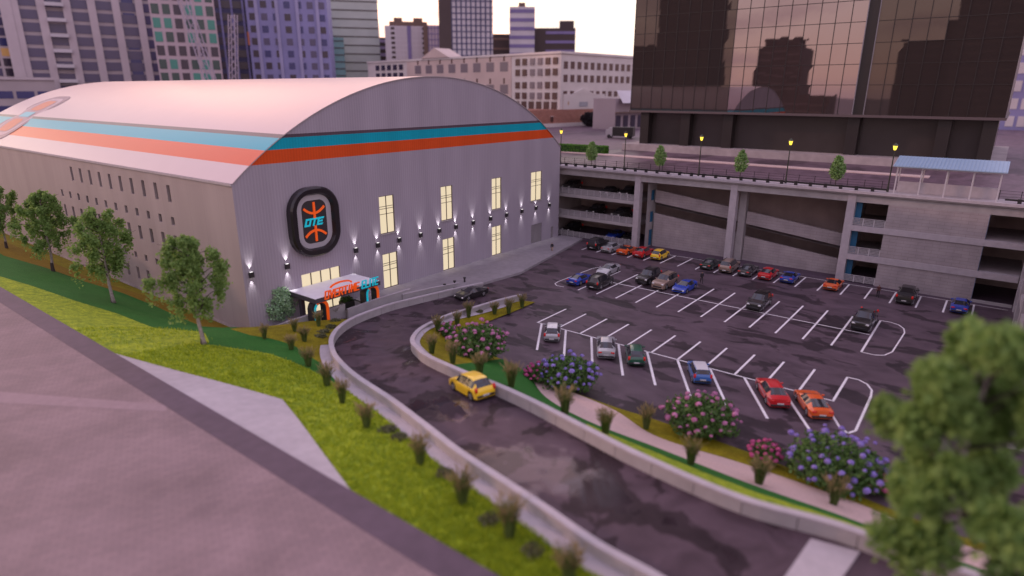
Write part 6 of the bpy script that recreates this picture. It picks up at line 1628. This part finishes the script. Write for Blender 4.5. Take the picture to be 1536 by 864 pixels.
# ================================================================== LIGHT
SUN_AZ, SUN_EL = R(104), R(13)
sd = Vector((math.cos(SUN_AZ) * math.cos(SUN_EL), math.sin(SUN_AZ) * math.cos(SUN_EL), math.sin(SUN_EL)))
sl = bpy.data.lights.new('sun', 'SUN'); sl.energy = 1.5; sl.angle = R(1.5); sl.color = (1.0, .55, .40)
so = bpy.data.objects.new('sun', sl); col.objects.link(so); so.rotation_euler = sd.to_track_quat('Z', 'Y').to_euler()
world = bpy.data.worlds.new('World'); scene.world = world; world.use_nodes = True
nt = world.node_tree; L = nt.links; nt.nodes.clear()
out = nd(nt, 'ShaderNodeOutputWorld'); bg1 = nd(nt, 'ShaderNodeBackground'); bg2 = nd(nt, 'ShaderNodeBackground'); add = nd(nt, 'ShaderNodeAddShader')
sky = nd(nt, 'ShaderNodeTexSky'); sky.sky_type = 'NISHITA'; sky.sun_disc = False; sky.sun_elevation = SUN_EL; sky.sun_rotation = R(90) - SUN_AZ; sky.air_density = 1.4; sky.dust_density = 3.0; sky.ozone_density = 2.0
L.new(sky.outputs[0], bg1.inputs[0]); bg1.inputs[1].default_value = 0.04
tc = nd(nt, 'ShaderNodeTexCoord'); sp = nd(nt, 'ShaderNodeSeparateXYZ'); L.new(tc.outputs['Generated'], sp.inputs[0])
zr = nd(nt, 'ShaderNodeMapRange'); zr.inputs[1].default_value = -0.1; zr.inputs[2].default_value = 1.0; L.new(sp.outputs['Z'], zr.inputs[0])
cr = nd(nt, 'ShaderNodeValToRGB'); e = cr.color_ramp.elements
e[0].position = 0; e[0].color = (.46, .32, .40, 1); e[1].position = 1; e[1].color = (.80, .72, 1.06, 1)
for p_, c in ((.085, (.74, .48, .54, 1)), (.11, (1.00, .64, .60, 1)), (.22, (1.02, .77, .80, 1)), (.45, (.90, .79, .97, 1))):
    x = e.new(p_); x.color = c
L.new(zr.outputs[0], cr.inputs[0])
# glow towards the sunset
dt = nd(nt, 'ShaderNodeVectorMath', operation='DOT_PRODUCT'); ga = R(52); dt.inputs[1].default_value = (math.cos(ga), math.sin(ga), 0.06); L.new(tc.outputs['Generated'], dt.inputs[0])
gr_ = nd(nt, 'ShaderNodeMapRange'); gr_.interpolation_type = 'SMOOTHSTEP'; gr_.inputs[1].default_value = 0.35; gr_.inputs[2].default_value = 0.97; L.new(dt.outputs['Value'], gr_.inputs[0])
zf = nd(nt, 'ShaderNodeMapRange'); zf.interpolation_type = 'SMOOTHSTEP'; zf.inputs[1].default_value = .12; zf.inputs[2].default_value = .48; zf.inputs[3].default_value = 1; zf.inputs[4].default_value = .12; L.new(sp.outputs['Z'], zf.inputs[0])
gz = nd(nt, 'ShaderNodeMath', operation='MULTIPLY'); L.new(gr_.outputs[0], gz.inputs[0]); L.new(zf.outputs[0], gz.inputs[1])
mx = nd(nt, 'ShaderNodeMix', data_type='RGBA'); L.new(gz.outputs[0], mx.inputs['Factor']); L.new(cr.outputs[0], mx.inputs['A']); mx.inputs['B'].default_value = (1.32, 1.06, .92, 1)
# soft clouds
mp = nd(nt, 'ShaderNodeMapping'); mp.inputs['Scale'].default_value = (1.0, 1.0, 4.2); L.new(tc.outputs['Generated'], mp.inputs['Vector'])
ns = nd(nt, 'ShaderNodeTexNoise'); ns.inputs['Scale'].default_value = 3.2; ns.inputs['Detail'].default_value = 6; ns.inputs['Roughness'].default_value = .5; L.new(mp.outputs[0], ns.inputs['Vector'])
cm = nd(nt, 'ShaderNodeMapRange'); cm.interpolation_type = 'SMOOTHSTEP'; cm.inputs[1].default_value = .46; cm.inputs[2].default_value = .60; cm.inputs[4].default_value = .85; L.new(ns.outputs['Fac'], cm.inputs[0])
cl = nd(nt, 'ShaderNodeMix', data_type='RGBA'); L.new(cm.outputs[0], cl.inputs['Factor']); L.new(mx.outputs['Result'], cl.inputs['A'])
cc = nd(nt, 'ShaderNodeMix', data_type='RGBA'); L.new(gr_.outputs[0], cc.inputs['Factor']); cc.inputs['A'].default_value = (.66, .42, .50, 1); cc.inputs['B'].default_value = (.86, .66, .66, 1)
L.new(cc.outputs['Result'], cl.inputs['B']); # warm sky lobe out of view, added to warm roof and car reflections
dc = nd(nt, 'ShaderNodeVectorMath', operation='DOT_PRODUCT'); dc.inputs[1].default_value = (math.cos(R(58)) * .982, math.sin(R(58)) * .982, .19); L.new(tc.outputs['Generated'], dc.inputs[0])
gc = nd(nt, 'ShaderNodeMapRange'); gc.interpolation_type = 'SMOOTHSTEP'; gc.inputs[1].default_value = math.cos(R(25)); gc.inputs[2].default_value = 1; L.new(dc.outputs['Value'], gc.inputs[0])
gs = nd(nt, 'ShaderNodeVectorMath', operation='SCALE'); gs.inputs[0].default_value = (3.9, 1.7, .75); cv = nd(nt, 'ShaderNodeMath', operation='MULTIPLY_ADD'); cv.inputs[1].default_value = -1.0; cv.inputs[2].default_value = 1.0; L.new(cm.outputs[0], cv.inputs[0])
gk = nd(nt, 'ShaderNodeMath', operation='MULTIPLY'); L.new(gc.outputs[0], gk.inputs[0]); L.new(cv.outputs[0], gk.inputs[1]); L.new(gk.outputs[0], gs.inputs['Scale'])
ga_ = nd(nt, 'ShaderNodeVectorMath', operation='ADD'); L.new(cl.outputs['Result'], ga_.inputs[0]); L.new(gs.outputs[0], ga_.inputs[1]); L.new(ga_.outputs[0], bg2.inputs[0]); bg2.inputs[1].default_value = 1.12
L.new(bg1.outputs[0], add.inputs[0]); L.new(bg2.outputs[0], add.inputs[1]); L.new(add.outputs[0], out.inputs[0])

scene.view_settings.view_transform = 'Standard'; scene.view_settings.look = 'None'; scene.view_settings.exposure = 0; scene.view_settings.gamma = 1
scene.render.engine = 'CYCLES'; scene.cycles.use_denoising = True; scene.cycles.max_bounces = 6; scene.cycles.diffuse_bounces = 3; scene.cycles.glossy_bounces = 4; scene.cycles.sample_clamp_indirect = 4
